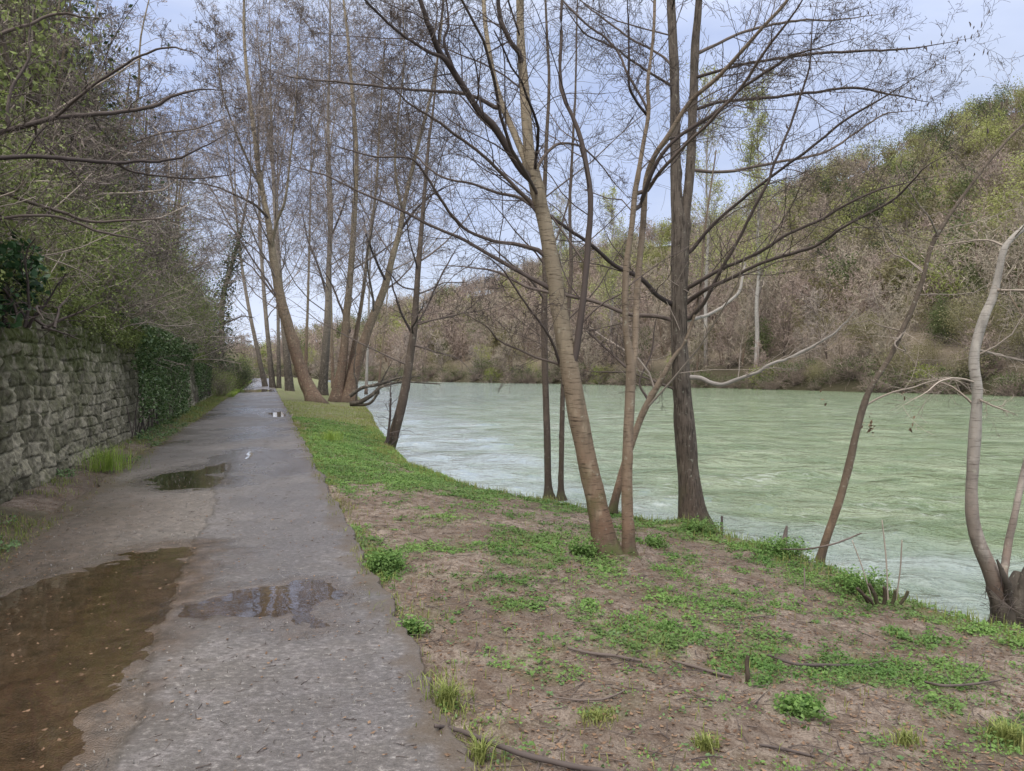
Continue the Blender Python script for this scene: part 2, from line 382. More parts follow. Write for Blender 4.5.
Xg = np.where(tt[None] > 1, xe + (tt[None] - 1) * 4, Xg)
Zg = bank_z(Xg, Yg)
grn = green_at(Xg, Yg, Zg)
o = grid_obj('river_bank', Xg, Yg, Zg, M['soil'], {'green': np.clip(grn, 0, 1), 'wet': sst(WATER + .14, WATER + .02, Zg)})
tag(o, kind='structure')
m_, n, out = material('far_ground'); co = n('TexCoord').outputs['Object']
finish(n, out, n.mix(n.noise(co, .05, 6), (.06, .06, .03, 1), (.12, .10, .06, 1)), .95); M['earth'] = m_
gx, gy = np.meshgrid(np.linspace(-3000, 3000, 30), np.linspace(-3000, 3000, 30))
tag(grid_obj('ground', gx, gy, np.full_like(gx, -2.2), M['earth']), kind='structure')

def water_mat():
    m, n, out = material('river_water')
    # flow roughly along the bank, streaks stretched along it
    t = n('TexCoord').outputs['Object']
    def mp(sc, rot): return n('Mapping', i0=n('Mapping', i0=t, i2=(0, 0, R(rot))).outputs[0], i3=sc).outputs[0]
    st = n.noise(mp((.55, 1.0, 1), 20), 1.0, 5, .6, .5)
    st2 = n.noise(mp((.12, .5, 1), 60), .9, 4, .55, .8)
    fine = n.noise(mp((1, 1.5, 1), 15), 3.2, 4, .6, .3); vf = n.noise(mp((1, 1.3, 1), 5), 9.0, 3, .6)
    col = n.mix(n.ramp(st, (.38, 0.), (.62, 1.)), (.095, .14, .075, 1), (.20, .245, .16, 1))
    col = n.mix(n.ramp(st2, (.35, .6), (.6, 0.)), col, (.11, .16, .075, 1))
    col = n.mix(n.math('MULTIPLY', n.attr('sky_sheen'), n.ramp(st, (.34, .35), (.6, .95))), col, (.26, .31, .335, 1))  # pale blue sky reflection painted into the base colour
    foam = n.attr('foam')
    col = n.mix(n.math('MULTIPLY', foam, n.ramp(fine, (.54, 0.), (.68, .35))), col, (.60, .63, .63, 1))
    h = n.math('ADD', n.math('MULTIPLY', st, .8), n.math('ADD', n.math('MULTIPLY', fine, .26), n.math('MULTIPLY', vf, .06)))
    b = finish(n, out, col, .06, h, 1.0, .55, .6); b.inputs['IOR'].default_value = 1.33; return m
M['water'] = water_mat()
rr = np.geomspace(2.5, 420, 520)[:, None]; th = np.radians(np.linspace(-75, 115, 620))[None]
Xw = rr * np.sin(th); Yw = rr * np.cos(th); cell = rr * (np.log(420 / 2.5) / 520)
fx, fy = Xw * .9 + Yw * .3, -Xw * .3 + Yw * .95   # flow frame
Zw = WATER +   .16 * (fbm(fx * .45, fy * 1.0, 0, 2) - .5) * sst(.9, .3, cell) + .15 * (fbm(fx * 1.3 + 2 * fbm(fx * .3, fy * .4), fy * 2.6, 2, 3) - .5) * sst(.35, .1, cell)
frm = np.clip(sst(.5, .7, fbm(fx * .22, fy * .5, 7.)) + .5 * sst(3.5, .3, Xw - edge_x(Yw)), 0, 1)
tag(grid_obj('river_water', Xw, Yw, Zw, M['water'], {'foam': frm, 'sky_sheen': sst(5.5, -1.5, (Xw / np.maximum(Yw, 1) * 740 + 512 - 420) / 60) * .8 + .7 * sst(5.5, 2.0, Xw - edge_x(Yw) + 3 * (fbm(fx * .5, fy * .5, 3.) - .5))}), kind='structure')  # mask for the painted sky reflection: left part and along the near bank

# ------------------------------------------------------------------ path with puddles
PUD = {
 'muddy': dict(px=[(-60, 640), (-20, 596), (60, 577), (130, 552), (170, 543), (200, 545), (201, 585), (172, 612), (140, 655), (118, 680), (92, 725), (60, 775), (-60, 790)], deep=.016, z=-.0105, label='broad shallow brown muddy puddle over the left side of the path'),
 'mirror': dict(px=[(180, 604), (205, 598), (250, 590), (290, 584), (322, 585), (334, 592), (328, 612), (318, 626), (300, 622), (270, 616), (240, 624), (205, 622), (175, 618)], deep=.034, z=-.003, label='bright puddle mirroring trees and sky in the middle of the path'),
 'crescent': dict(px=[(150, 480), (160, 474), (178, 471), (200, 470), (208, 465), (228, 461), (233, 465), (226, 472), (210, 474), (234, 479), (232, 484), (200, 488), (165, 489)], deep=.019, z=-.0105, label='dark crescent shaped puddle further up the path'),
 'light': dict(px=[(238, 452), (250, 449), (262, 451), (262, 456), (250, 460), (236, 461)], deep=.02, z=-.010, label='small pale puddle beyond the crescent shaped one'),
 'edge': dict(px=[(264, 413), (284, 411), (290, 414), (288, 417), (270, 417)], deep=.02, z=-.010, label='small dark puddle by the right edge of the path'),
 'far': dict(px=[(238, 390), (268, 389.0), (276, 391), (262, 392.2), (240, 392.6)], deep=.02, z=-.012, label='distant dark puddle across the far end of the path'),
}
for k, d in PUD.items(): d['xy'] = np.array([G(*p)[:2] for p in d['px']])
ss = np.r_[np.linspace(-6, 1.5, 30)[:-1], np.geomspace(5.5, 22, 560) - 4, np.geomspace(18, 150, 340)[1:]]
ww = np.r_[0, .0012, np.linspace(.004, .996, 146), .9985, 1]
S = np.repeat(ss[:, None], 150, 1)
we0 = .12 * (fbm(ss * 1.1, 1.7) - .5) + .10 * (fbm(ss * 4, 2.7) - .5) + .07 * (fbm(ss * 15, 2.9, 1., 3) - .5)
we1 = 3.05 + .35 * (fbm(ss * .7, 5.7) - .5) + .1 * (fbm(ss * 4, 6.7) - .5)
W_ = we0[:, None] + (we1 - we0)[:, None] * ww[None]
Xp, Yp = pw(S, W_)
Zp = .010 * (fbm(Xp * 1.2, Yp * 1.2, 5.) - .5) + .006 * (fbm(Xp * 6, Yp * 6, 6.) - .5) + .004 * (fbm(Xp * 24, Yp * 24, 7., 3) - .5)
seam = 1.42 + .25 * (fbm(S * .8, 8.1) - .5) + .08 * (fbm(S * 4, 9.1) - .5)
old = sst(-.01, .03, W_ - seam) * sst(15, 12, S)
Zp += -.008 * old + old * .010 * (fbm(Xp * 8, Yp * 8, 8.) - .5)
wet = np.zeros_like(Zp); mud = np.zeros_like(Zp)
for k, d in PUD.items():
    sc = .6 if k in ('muddy', 'mirror') else .22
    q = sdf_poly(Xp, Yp, d['xy']) + sc * (fbm(Xp * 3.2, Yp * 3.2, 2.2) - .5) + .12 * (fbm(Xp * 13, Yp * 13, 3.2) - .5)
    d['q'] = q
    Zp -= d['deep'] * sst(.08, -.34, q); wet = np.maximum(wet, sst(.5, .0, q + .25 * (fbm(Xp * 5, Yp * 5, 24.) - .5)))
    if k == 'muddy': mud = np.maximum(mud, sst(.38, -.10, q + .3 * (fbm(Xp * 4, Yp * 4, 25.) - .5))); Zp += (.016 * (fbm(Xp * 1.7, Yp * 3.0, 11.) - .54) + .009 * (fbm(Xp * 9, Yp * 12, 12.) - .5)) * sst(0, -.2, q)
    elif k == 'mirror': mud = np.maximum(mud, .75 * sst(.25, -.1, q))
    else: mud = np.maximum(mud, .5 * sst(.1, -.1, q))
# browner wash of silt over the left lane near the wall
mud = np.maximum(mud, .75 * sst(.40, .62, fbm(Xp * .7, Yp * .7, 14., 5)) * sst(1.4, 2.6, W_) * sst(16, 6, S))
wet = np.maximum(wet, .75 * sst(.52, .66, fbm(Xp * .8, Yp * .5, 15.)) * sst(6, 14, S))
crack = np.exp(-((W_ - seam) / .009) ** 2) * (.45 + .55 * sst(.4, .6, fbm(S * 1.3, 51.))) * sst(15, 12, S)
for sc0, amp in ((6.05, .5), (11.7, .9), (19.5, .6)):
    cs = sc0 + amp * (fbm(W_ * .9, sc0) - .5) + .22 * (fbm(W_ * 4, sc0 + 3) - .5)
    crack = np.maximum(crack, np.exp(-((S - cs) / .011) ** 2) * sst(.25, .5, fbm(W_ * 1.4, sc0 * 3)) * .9 * (W_ < seam + .1 + (S > 10) * 5))
ccs = seam - .55 + .5 * (fbm(S * .9, 31.) - .5) + .1 * (fbm(S * 5, 33.) - .5)
crack = np.maximum(crack, .8 * np.exp(-((W_ - ccs) / .012) ** 2) * sst(.5, .6, fbm(S * .5, 41.)))
Zp -= .004 * crack
edge_dirt = np.maximum(sst(.62, .45, fbm(Xp * 5, Yp * 5, 23.) * .6 + (W_ - we0[:, None]) * 1.6) * .9, sst(-.5, 0, W_ - we1[:, None]) * .95 * sst(.35, .6, fbm(Xp * 4, Yp * 4, 21.) + .25 * sst(-.3, 0, W_ - we1[:, None])))
Zp[:, 0] -= .10; Zp[:, -1] -= .05
Zp += .004
def path_mat():
    m, n, out = material('wet_path'); co = n('TexCoord').outputs['Object']
    wet, mud, old, crk, dirt = [n.attr(k) for k in ('wet', 'mud', 'old', 'crack', 'dirt')]
    a = n.noise(co, .9, 6, .6); b = n.noise(co, 7, 6, .6); c = n.noise(co, 90, 4, .7)
    col = n.mix(n.ramp(a, (.3, 0.), (.7, 1.)), (.105, .094, .099, 1), (.205, .186, .19, 1))
    col = n.mix(n.ramp(b, (.38, .75), (.56, 0.)), col, (.115, .108, .108, 1))
    big = n.noise(co, 2.4, 6, .65, .5); col = n.mix(n.ramp(big, (.42, .7), (.54, 0.)), col, (.095, .082, .075, 1)); big2 = n.noise(n.mapped((1, .6, 1)), .6, 4, .6); damp = n.ramp(big2, (.38, .05), (.60, .62)); col = n.mix(damp, col, (.07, .062, .064, 1))
    ocol = n.mix(n.ramp(b, (.3, 0.), (.7, 1.)), (.082, .066, .054, 1), (.175, .146, .124, 1))
    col = n.mix(n.math('MULTIPLY', old, .8), col, ocol)
    vo = n('TexVoronoi', i0=co, iScale=95); sp = n('SeparateColor', i0=vo.outputs[1]).outputs[0]
    agg = n.math('MULTIPLY', n.ramp(sp, (.55, 0.), (.8, 1.)), n.ramp(vo.outputs[0], (.25, .8), (.5, 0.)))
    col = n.mix(n.math('MULTIPLY', agg, n.math('ADD', .16, n.math('MULTIPLY', old, .22))), col, (.42, .40, .385, 1))
    mid = n.noise(n.mapped((1, 1.5, 1)), 22, 6, .75); col = n.mix(n.ramp(mid, (.42, .8), (.54, 0.)), col, (.06, .053, .051, 1)); col = n.mix(n.ramp(mid, (.56, 0.), (.66, .5)), col, (.36, .34, .33, 1))
    dk = n.math('MULTIPLY', n.ramp(sp, (.12, 1.), (.3, 0.)), n.ramp(vo.outputs[0], (.3, .8), (.55, 0.)))
    col = n.mix(n.math('MULTIPLY', dk, .55), col, (.06, .057, .055, 1))
    col = n.mix(n.ramp(c, (.35, .35), (.5, 0.)), col, (.07, .065, .06, 1))
    col = n.mix(wet, col, n.mix(.45, col, (.07, .062, .058, 1)))
    mcol = n.mix(n.ramp(b, (.32, 0.), (.68, 1.)), (.038, .026, .019, 1), (.118, .082, .06, 1))
    col = n.mix(n.math('MULTIPLY', mud, .92), col, mcol)
    col = n.mix(n.math('MULTIPLY', dirt, n.ramp(b, (.3, .5), (.6, 1.))), col, (.075, .055, .038, 1))
    col = n.mix(n.math('MULTIPLY', crk, .8), col, (.035, .03, .026, 1))
    rg = n.math('SUBTRACT', n.math('SUBTRACT', .50, n.math('MULTIPLY', damp, .38)), n.math('MULTIPLY', wet, .30)); rg = n.math('ADD', rg, n.math('MULTIPLY', n.ramp(a, (.35, -.12), (.65, .12)), 1.))
    h = n.math('ADD', n.math('MULTIPLY', vo.outputs[0], n.math('ADD', -.25, n.math('MULTIPLY', old, -.35))), n.math('ADD', n.math('MULTIPLY', c, .35), n.math('MULTIPLY', b, .5)))
    finish(n, out, col, rg, h, .6, .012, .5); return m
M['path'] = path_mat()
tag(grid_obj('path', Xp, Yp, Zp, M['path'], {'wet': wet, 'mud': mud, 'old': old, 'crack': crack, 'dirt': edge_dirt}), kind='structure')
def puddle_mat(boost):
    m, n, out = material('puddle_water'); t = n('TexCoord').outputs['Object']
    nz = n.noise(t, 3, 3); bp = n('Bump', iStrength=.12, iDistance=.02, iHeight=nz)
    gl = n('BsdfGlossy', i0=(1, .98, .93, 1), i1=.03); n.t.links.new(bp.outputs[0], gl.inputs['Normal'])
    tr = n('BsdfTransparent', i0=(.86, .80, .72, 1)); fr = n('Fresnel', i0=1.36); n.t.links.new(bp.outputs[0], fr.inputs['Normal'])
    mx = n('MixShader', i0=n.math('MINIMUM', n.math('MULTIPLY', fr.outputs[0], boost), 1.), i1=tr, i2=gl)
    n.t.links.new(mx.outputs[0], out.inputs[0]); return m
M['puddle'] = puddle_mat(2.2); M['puddle_mud'] = puddle_mat(1.7)
for k, d in PUD.items():
    c = d['xy'].mean(0); lo = d['xy'].min(0) - .2; hi = d['xy'].max(0) + .2; nn_ = 70
    gx, gy = np.meshgrid(np.linspace(lo[0], hi[0], nn_), np.linspace(lo[1], hi[1], nn_))
    inside = sdf_poly(gx, gy, d['xy']) < .14
    i = np.arange(nn_ * nn_).reshape(nn_, nn_); keep = inside[:-1, :-1] & inside[1:, 1:] & inside[1:, :-1] & inside[:-1, 1:]
    Q = np.stack([i[:-1, :-1], i[:-1, 1:], i[1:, 1:], i[1:, :-1]], -1)[keep]
    used, inv = np.unique(Q, return_inverse=True)
    V = np.stack([gx, gy, np.full_like(gx, d['z'] + .004)], -1).reshape(-1, 3)[used]
    tag(mesh_obj('puddle', V, inv.reshape(-1, 4), M['puddle_mud' if k in ('muddy', 'crescent') else 'puddle'], origin=(c[0], c[1], d['z'])), d['label'], 'puddle', 'puddles on the path')

# verge strip between path and wall
WALL_W = 3.66
ss = np.r_[np.linspace(-6, 1.5, 20)[:-1], np.geomspace(5.5, 150, 700) - 4]; S = np.repeat(ss[:, None], 30, 1)
W_ = np.linspace(2.78, WALL_W + .35, 30)[None] + 0 * S; Xv, Yv = pw(S, W_)
Zv = -.045 + .13 * sst(2.8, 3.7, W_) + .05 * (fbm(Xv * 4, Yv * 4) - .5) + .03 * (fbm(Xv * 14, Yv * 14) - .5)
gv = np.clip(sst(.45, .65, fbm(Xv * 1.5, Yv * 1.5, 4.)) * .5 + .6 * sst(14, 30, S), 0, 1)
tag(grid_obj('verge', Xv, Yv, Zv, M['soil'], {'green': gv, 'wet': .45 + .5 * sst(.4, .6, fbm(Xv * 2, Yv * 2, 6.))}), kind='structure')

# ------------------------------------------------------------------ stone wall
def wall_mat():
    m, n, out = material('old_stone'); co = n('TexCoord').outputs['Object']
    tone = n.attr('tone'); joint = n.attr('joint'); ht = n.attr('ht')
    a = n.noise(co, 2.2, 6, .6); b = n.noise(co, 14, 6, .65); c = n.noise(co, 60, 3)
    col = n.mix(tone, (.10, .09, .068, 1), (.42, .385, .305, 1))
    col = n.mix(n.ramp(b, (.35, .6), (.6, 0.)), col, (.085, .08, .062, 1))
    col = n.mix(n.ramp(a, (.5, 0.), (.68, .6)), col, (.10, .105, .05, 1))
    pale = n.noise(co, 26, 4, .7); col = n.mix(n.ramp(pale, (.60, 0.), (.70, .65)), col, (.46, .45, .40, 1))
    col = n.mix(n.math('MULTIPLY', joint, .75), col, (.035, .034, .025, 1))
    mos = n.math('MULTIPLY', ht, n.ramp(n.noise(co, 5, 5), (.36, .1), (.52, .95))); col = n.mix(mos, col, (.062, .075, .024, 1))
    h = n.math('ADD', b, n.math('MULTIPLY', c, .4)); finish(n, out, col, .9, h, .8, .03, .15); return m
M['stone'] = wall_mat()
s0, s1 = 1.0, 46.0
ss = np.r_[np.linspace(-4, 4, 60)[:-1], np.linspace(4, 9, 120)[:-1], np.linspace(9, 22, 1000)[:-1], np.linspace(22, s1, 620)]
def wall_h(s): return (2.4 + .5 * sst(19, 12, s) + .5 * (fbm(s * .5, 77.) - .5) + .35 * (fbm(s * 2.2, 78.) - .5)) * sst(46.5, 38, s) * .92 + .2
hz = np.linspace(0, 1, 170); S = np.repeat(ss[:, None], 170, 1)
Hh = wall_h(ss)[:, None] * hz[None]
Hw = Hh + .07 * (fbm(S * .9, Hh * .9, 3.) - .5)*2 + .06 * (fbm(S * 3.5, Hh * 3.5, 3.5) - .5)
rowh = .185; row = np.floor(Hw / rowh); fr_ = Hw / rowh - row
rr_ = _h(row.astype(np.int64), 5 + 0 * row.astype(np.int64), 9)
cw = .20 + .22 * rr_
cx = (S + .08 * (fbm(S * 2, Hh * 2, 8.) - .5) * 2 + rr_ * 3.1) / cw
ci = np.floor(cx); fc = cx - ci
fc = np.clip(fc + (0), 0, 1)
tone = _h(ci.astype(np.int64), row.astype(np.int64), 3); prj = _h(ci.astype(np.int64), row.astype(np.int64), 13)
jd = np.minimum(np.minimum(fr_, 1 - fr_) * rowh, np.minimum(fc, 1 - fc) * cw)
jd = jd + .035 * (fbm(S * 9, Hh * 9, 2.) - .5)
jd = jd + .03 * (fbm(S * 4, Hh * 4, 2.6) - .5); body = sst(-.005, .016, jd)
rub = sst(.40, .58, fbm(S * .6, Hh * .9, 55.) + .16 * sst(.9, 1.5, Hh))   # broken, less coursed areas
out_ = body * (.034 + .05 * prj) * (1 - .35 * rub) + .05 * (fbm(S * 3, Hh * 3, 4.) - .5) + .07 * (fbm(S * 9, Hh * 9, 5.) - .5) + .03 * (fbm(S * 25, Hh * 25, 6., 2) - .5) + rub * .10 * (fbm(S * 5, Hh * 5, 7., 2) - .5)
batter = .10 * (Hh / 2.2)
Wl = WALL_W + batter - out_
Wl[:, -1] += .5
Xl, Yl = pw(S, Wl); Zl = Hh - .1
wall = grid_obj('stone_wall', Xl, Yl, Zl, M['stone'], {'tone': np.clip(tone * .85 + .08 + .4 * (fbm(S * 2, Hh * 2) - .5), 0, 1), 'joint': 1 - body, 'ht': .25 + .75 * sst(1.2, 2.3, Hh + .5 * (fbm(S, Hh) - .5))})
tag(wall, 'long mossy coursed stone retaining wall along the left side of the path', 'wall')

# slope above the wall
ss = np.linspace(-25, 170, 130); wq = np.r_[np.linspace(0, 1, 8)[:-1], np.geomspace(1, 90, 40)]
S = np.repeat(ss[:, None], len(wq), 1); W_ = WALL_W + .28 + wq[None] + 0 * S
def slope_z(s, w_):
    q = np.maximum(w_ - WALL_W - .25, 0); st = .62 * sst(95, 35, s) + .12
    return np.minimum(wall_h(s), 2.3) * sst(47, 40, s) - .25 * sst(38, 46, s) * 0 - .18 + st * np.minimum(q, 26) + .5 * (fbm(s * .4, w_ * .4) - .5) * sst(0, 2, q)
Xs, Ys = pw(S, W_); Zs = slope_z(S, W_)
m_, n, out = material('slope_earth'); co = n('TexCoord').outputs['Object']
finish(n, out, n.mix(n.noise(co, 1.5, 6), (.03, .03, .015, 1), (.10, .085, .05, 1)), .95, n.noise(co, 6, 5), .6, .1); M['slope'] = m_
tag(grid_obj('slope', Xs, Ys, Zs, M['slope']), kind='structure')

# ------------------------------------------------------------------ hill over the river
US = np.array([-1400, -600, -200, 150, 400, 550, 700, 850, 1024, 1300, 1700, 2600.]); DS = np.array([520, 430, 330, 235, 150, 130, 98, 80, 67, 55, 46, 40.])
US2 = np.array([-1400, -600, -200, 150, 260, 330, 400, 480, 560, 650, 700, 760, 820, 900, 1024, 1300, 1700, 2600.])
YC = np.array([330, 320, 330, 350, 360, 338, 316, 292, 268, 247, 236, 212, 186, 153, 112, 60, 40, 40.])
def hill_pts(u, q):
    """u: azimuth as tangent column, q: 0 at the shore .. 1 crest"""
    ds = np.interp(u, US, DS) * (1 + .06 * (fbm(u * .012, 3.) - .5)); dc = ds + 150
    zc = (HOR - np.interp(u, US2, YC)) / F * dc
    zc = np.maximum(zc, 2)
    d = ds + (dc - ds) * q
    z = -.95 + 1.9 * sst(0, .025, q) + zc * (sst(0, 1, q) * .35 + np.clip(q, 0, 1.2) * .65) + 5 * (fbm(u * .02, q * 7, 4.) - .5) * sst(.05, .3, q)
    return (u - 512) / F * d, d, z
uu = np.linspace(-1400, 2600, 260)[:, None]; qq = np.r_[np.linspace(-.05, .06, 16), np.linspace(.075, 1.0, 50), np.linspace(1.1, 2.2, 8)][None]
Xh, Yh, Zh = hill_pts(uu + 0 * qq, np.minimum(qq, 1.) + 0 * uu)
ex = np.maximum(qq - 1, 0) * 150; k_ = 1 + ex / Yh; Xh, Yh = Xh * k_, Yh * k_; Zh = Zh - ex * .1
m_, n, out = material('hill_earth'); co = n('TexCoord').outputs['Object']
zz = n('SeparateXYZ', i0=co).outputs[2]; hc = n.mix(n.ramp(n.noise(co, .12, 6, .65), (.35, 0.), (.65, 1.)), (.075, .06, .042, 1), (.15, .122, .088, 1))
finish(n, out, n.mix(n('MapRange', i0=zz, i1=3.5, i2=.5).outputs[0], hc, (.045, .04, .022, 1)), .95, n.noise(co, .8, 5), .8, .6); M['hill'] = m_
tag(grid_obj('hill', Xh, Yh, Zh, M['hill']), kind='structure')

# ================================================================== near trees on the river bank
def base_d(u, v):
    z = -.25
    for k in range(12):
        g = G(u, v, z); z = max(float(bank_z(g[0], g[1])), -.55)
    return g[1], z
def pxp(pts, d0, n, amp=0.0):
    """pts: (u, v, width_px[, depth offset]) -> path, radii"""
    A = np.array([list(P(p[0], p[1], d0 + (p[3] if len(p) > 3 else 0))) + [max(p[2] * .87 - .5, .45) * .5 / F * (d0 + (p[3] if len(p) > 3 else 0))] for p in pts])
    r = resample(A, n); pa, ra = r[:, :3], np.maximum(r[:, 3], .0015)
    if amp: pa = pa + amp * (np.stack([fbm(pa[:, 2] * 2.2 + k * 9.3, pa[:, 0] * 1.5 + k, k) for k in range(3)], 1) - .5) * np.linspace(0, 1, n)[:, None] ** .5
    return pa, ra
NP = 16
def wiggle(pa, amp):
    n = len(pa); L = np.r_[0, np.cumsum(np.linalg.norm(np.diff(pa, axis=0), axis=1))]; s0 = rng.random() * 99
    return pa + amp * (np.stack([fbm(L * 2.1 + s0, k * 7.7, 1.) * .7 + fbm(L * 6 + s0, k * 3.3, 2.) * .35 for k in range(3)], 1) - .53) * np.sin(np.linspace(0, 1, n) * 2.2)[:, None]
def snap(p, r, stems, others, reach=.5):
    """root a limb inside the stem (or bigger limb) it leaves"""
    best = None
    for S_, lim in [(stems, reach)] + [([o_[0] for o_ in others], reach * .6)]:
        for q in S_:
            d_ = np.linalg.norm(q - p[0], axis=1); i = int(d_.argmin())
            if d_[i] < lim and (best is None or d_[i] < best[0]): best = (d_[i], q[max(i - 1, 0)])
        if best: break
    if best is None: return p, r
    return np.vstack([best[1][None], p]), np.r_[r[0] * 1.15, r]
def tree(name, label, cat, u, v, stems, limbs, levels, bark, tw, limbmat=None, ws=1., d=None, rough=.10, flare=.45, group=None, rmin=.0016, extra_levels=None, stem_t0=None, amp=.02):
    dd, z = base_d(u, v) if d is None else (d, None)
    b = P(u, v, dd); root = empty(name, b, label, cat, group)
    mb = MB(); par = []; rad = []; full = []; done = []
    for st in stems:
        st = [(q[0], q[1], q[2] * ws, *q[3:]) for q in st]
        p, r = pxp(st, dd, 90, amp); tubes(mb, p[None], r[None], 18, rough, 7, flare=flare if st[0][1] >= v - 6 else 0, knots=9); full.append(p)
        p, r = pxp(st, dd, NP, 0); par.append(p); rad.append(r)
    t_ = mb.build('trunk', bark, root, b)
    lp = []; lr = []
    for lb in limbs:
        p, r = pxp(lb, dd, 40); p, r = snap(p, r, full, done, .5 * max(1, dd / 11)); p = wiggle(p, .10 * min(1., dd / 9)); n_ = len(p); r = r * np.r_[np.ones(n_ - 10), np.linspace(1, .3, 10)]
        done.append((p, r)); m2 = MB(); tubes(m2, p[None], r[None], 8, .14, 12)
        m2.build('limb', limbmat or M['twig'], root, b)
        q = resample(np.c_[p, r], NP); lp.append(q[:, :3]); lr.append(q[:, 3])
    cmb = MB()
    if levels: crown(np.array(par), np.array(rad), levels, rmin, cmb)
    if lp: crown(np.array(lp), np.array(lr), extra_levels or levels[1:], rmin, cmb)
    if cmb.n: cmb.build('twigs', tw, root, b)
    return root, np.array(par), np.array(lp) if lp else None
#                 per t0  len N sides wander up angle rfac
L_main = [(12, .36, .40, 10, 5, .13, .015, (40, 80), .30), (9, .2, .55, 7, 4, .2, .0, (30, 60), .5), (8, .15, .5, 5, 3, .22, 0, (30, 65), .5), (4, .1, .5, 4, 3, .25, 0, (30, 65), .6)]
L_limb = [(15, .12, .42, 9, 4, .15, .015, (30, 65), .36), (8, .15, .5, 6, 3, .2, 0, (30, 60), .5), (5, .1, .5, 4, 3, .25, 0, (30, 65), .6)]

tree('alder_tree', 'thick tan forked tree with banded bark leaning left in the middle of the bank', 'tree', 605, 552,
  [[(606, 560, 30), (602, 530, 28), (595, 495, 26), (583, 440, 25), (571, 375, 24), (563, 330, 22), (553, 270, 20), (545, 225, 19), (535, 180, 18), (529, 150, 15), (525, 100, 13, .05), (521, 50, 11, .1), (520, 0, 10, .2), (522, -120, 8, .3), (530, -330, 4, .5)],
   [(535, 190, 12), (530, 172, 11, .0), (515, 135, 9, .1), (502, 105, 8, .2), (493, 72, 7, .3), (486, 30, 6, .4), (483, -10, 6, .5), (476, -140, 5, .6), (480, -300, 2, .8)]],
  [[(566, 385, 11), (576, 350, 9, -.05), (582, 305, 8, -.1), (589, 235, 7.5, -.15), (590, 195, 7, -.2), (580, 140, 6, -.2), (565, 98, 5, -.2), (560, 70, 5, -.2), (563, 0, 4, -.2), (570, -150, 2, -.2)],
   [(533, 180, 11), (520, 168, 9, -.1), (495, 128, 9, -.3), (478, 110, 8, -.4), (460, 80, 8, -.6), (448, 62, 7.5, -.7), (438, 48, 7, -.8), (424, 12, 6, -1.), (415, -20, 6, -1.1), (395, -150, 4, -1.5)],
   [(452, 66, 5, -.7), (444, 40, 4, -.7), (448, 20, 3, -.6), (442, -30, 2, -.5)],
   [(440, 56, 5, -.8), (425, 50, 4.2, -.9), (395, 30, 3.8, -1.1), (372, 8, 3.4, -1.3), (355, -10, 3, -1.5)],
   [(494, 107, 6, .2), (478, 98, 5, .1), (459, 93, 4.5, 0), (433, 91, 4, -.2), (391, 88, 3.6, -.5), (332, 82, 3, -.9), (290, 76, 2.4, -1.2), (262, 65, 1.6, -1.4)],
   [(532, 204, 6), (520, 192, 5, -.1), (500, 172, 4.6, -.2), (482, 155, 4.2, -.4), (460, 138, 4, -.6), (440, 124, 3.7, -.8), (415, 108, 3, -1.1), (395, 92, 2.6, -1.4), (360, 65, 1.8, -1.8), (330, 40, 1, -2)],
   [(532, 206, 5), (518, 197, 4.2, .2), (500, 193, 3.8, .4), (475, 185, 3.4, .6), (440, 175, 3, .8), (400, 140, 2.4, 1.1), (388, 122, 1.6, 1.3)],
   [(538, 250, 6), (515, 244, 5, -.1), (490, 240, 4.6, -.3), (460, 226, 4.2, -.5), (435, 190, 3.6, -.8), (412, 160, 3.2, -1.), (375, 156, 2.6, -1.3), (330, 142, 2, -1.6), (293, 135, 1.2, -1.9)],
   [(546, 286, 6), (520, 272, 5, .1), (490, 255, 4.6, .2), (460, 238, 4.2, .3), (430, 226, 3.8, .4), (380, 200, 3.2, .6), (324, 176, 2.4, .9), (263, 156, 1.4, 1.2)],
   [(560, 365, 4), (549, 335, 3.4, -.2), (525, 300, 3, -.4), (500, 268, 2.4, -.6), (470, 250, 1.8, -.8)],
   [(558, 364, 3.5), (530, 355, 3, -.1), (500, 340, 2.6, -.2), (485, 325, 2, -.4), (440, 300, 1.3, -.6)],
   [(519, 52, 7), (510, 40, 6, -.2), (500, 15, 5.5, -.3), (495, -20, 5, -.4), (480, -140, 3, -.6)],
   [(536, 170, 5), (545, 155, 4.4, .2), (560, 144, 3.8, .3), (580, 146, 3, .4), (600, 165, 2.2, .6), (640, 210, 1.4, .8)]],
  L_main, M['barkA'], M['twig'], extra_levels=L_limb, rough=.14, flare=.75, ws=.92)

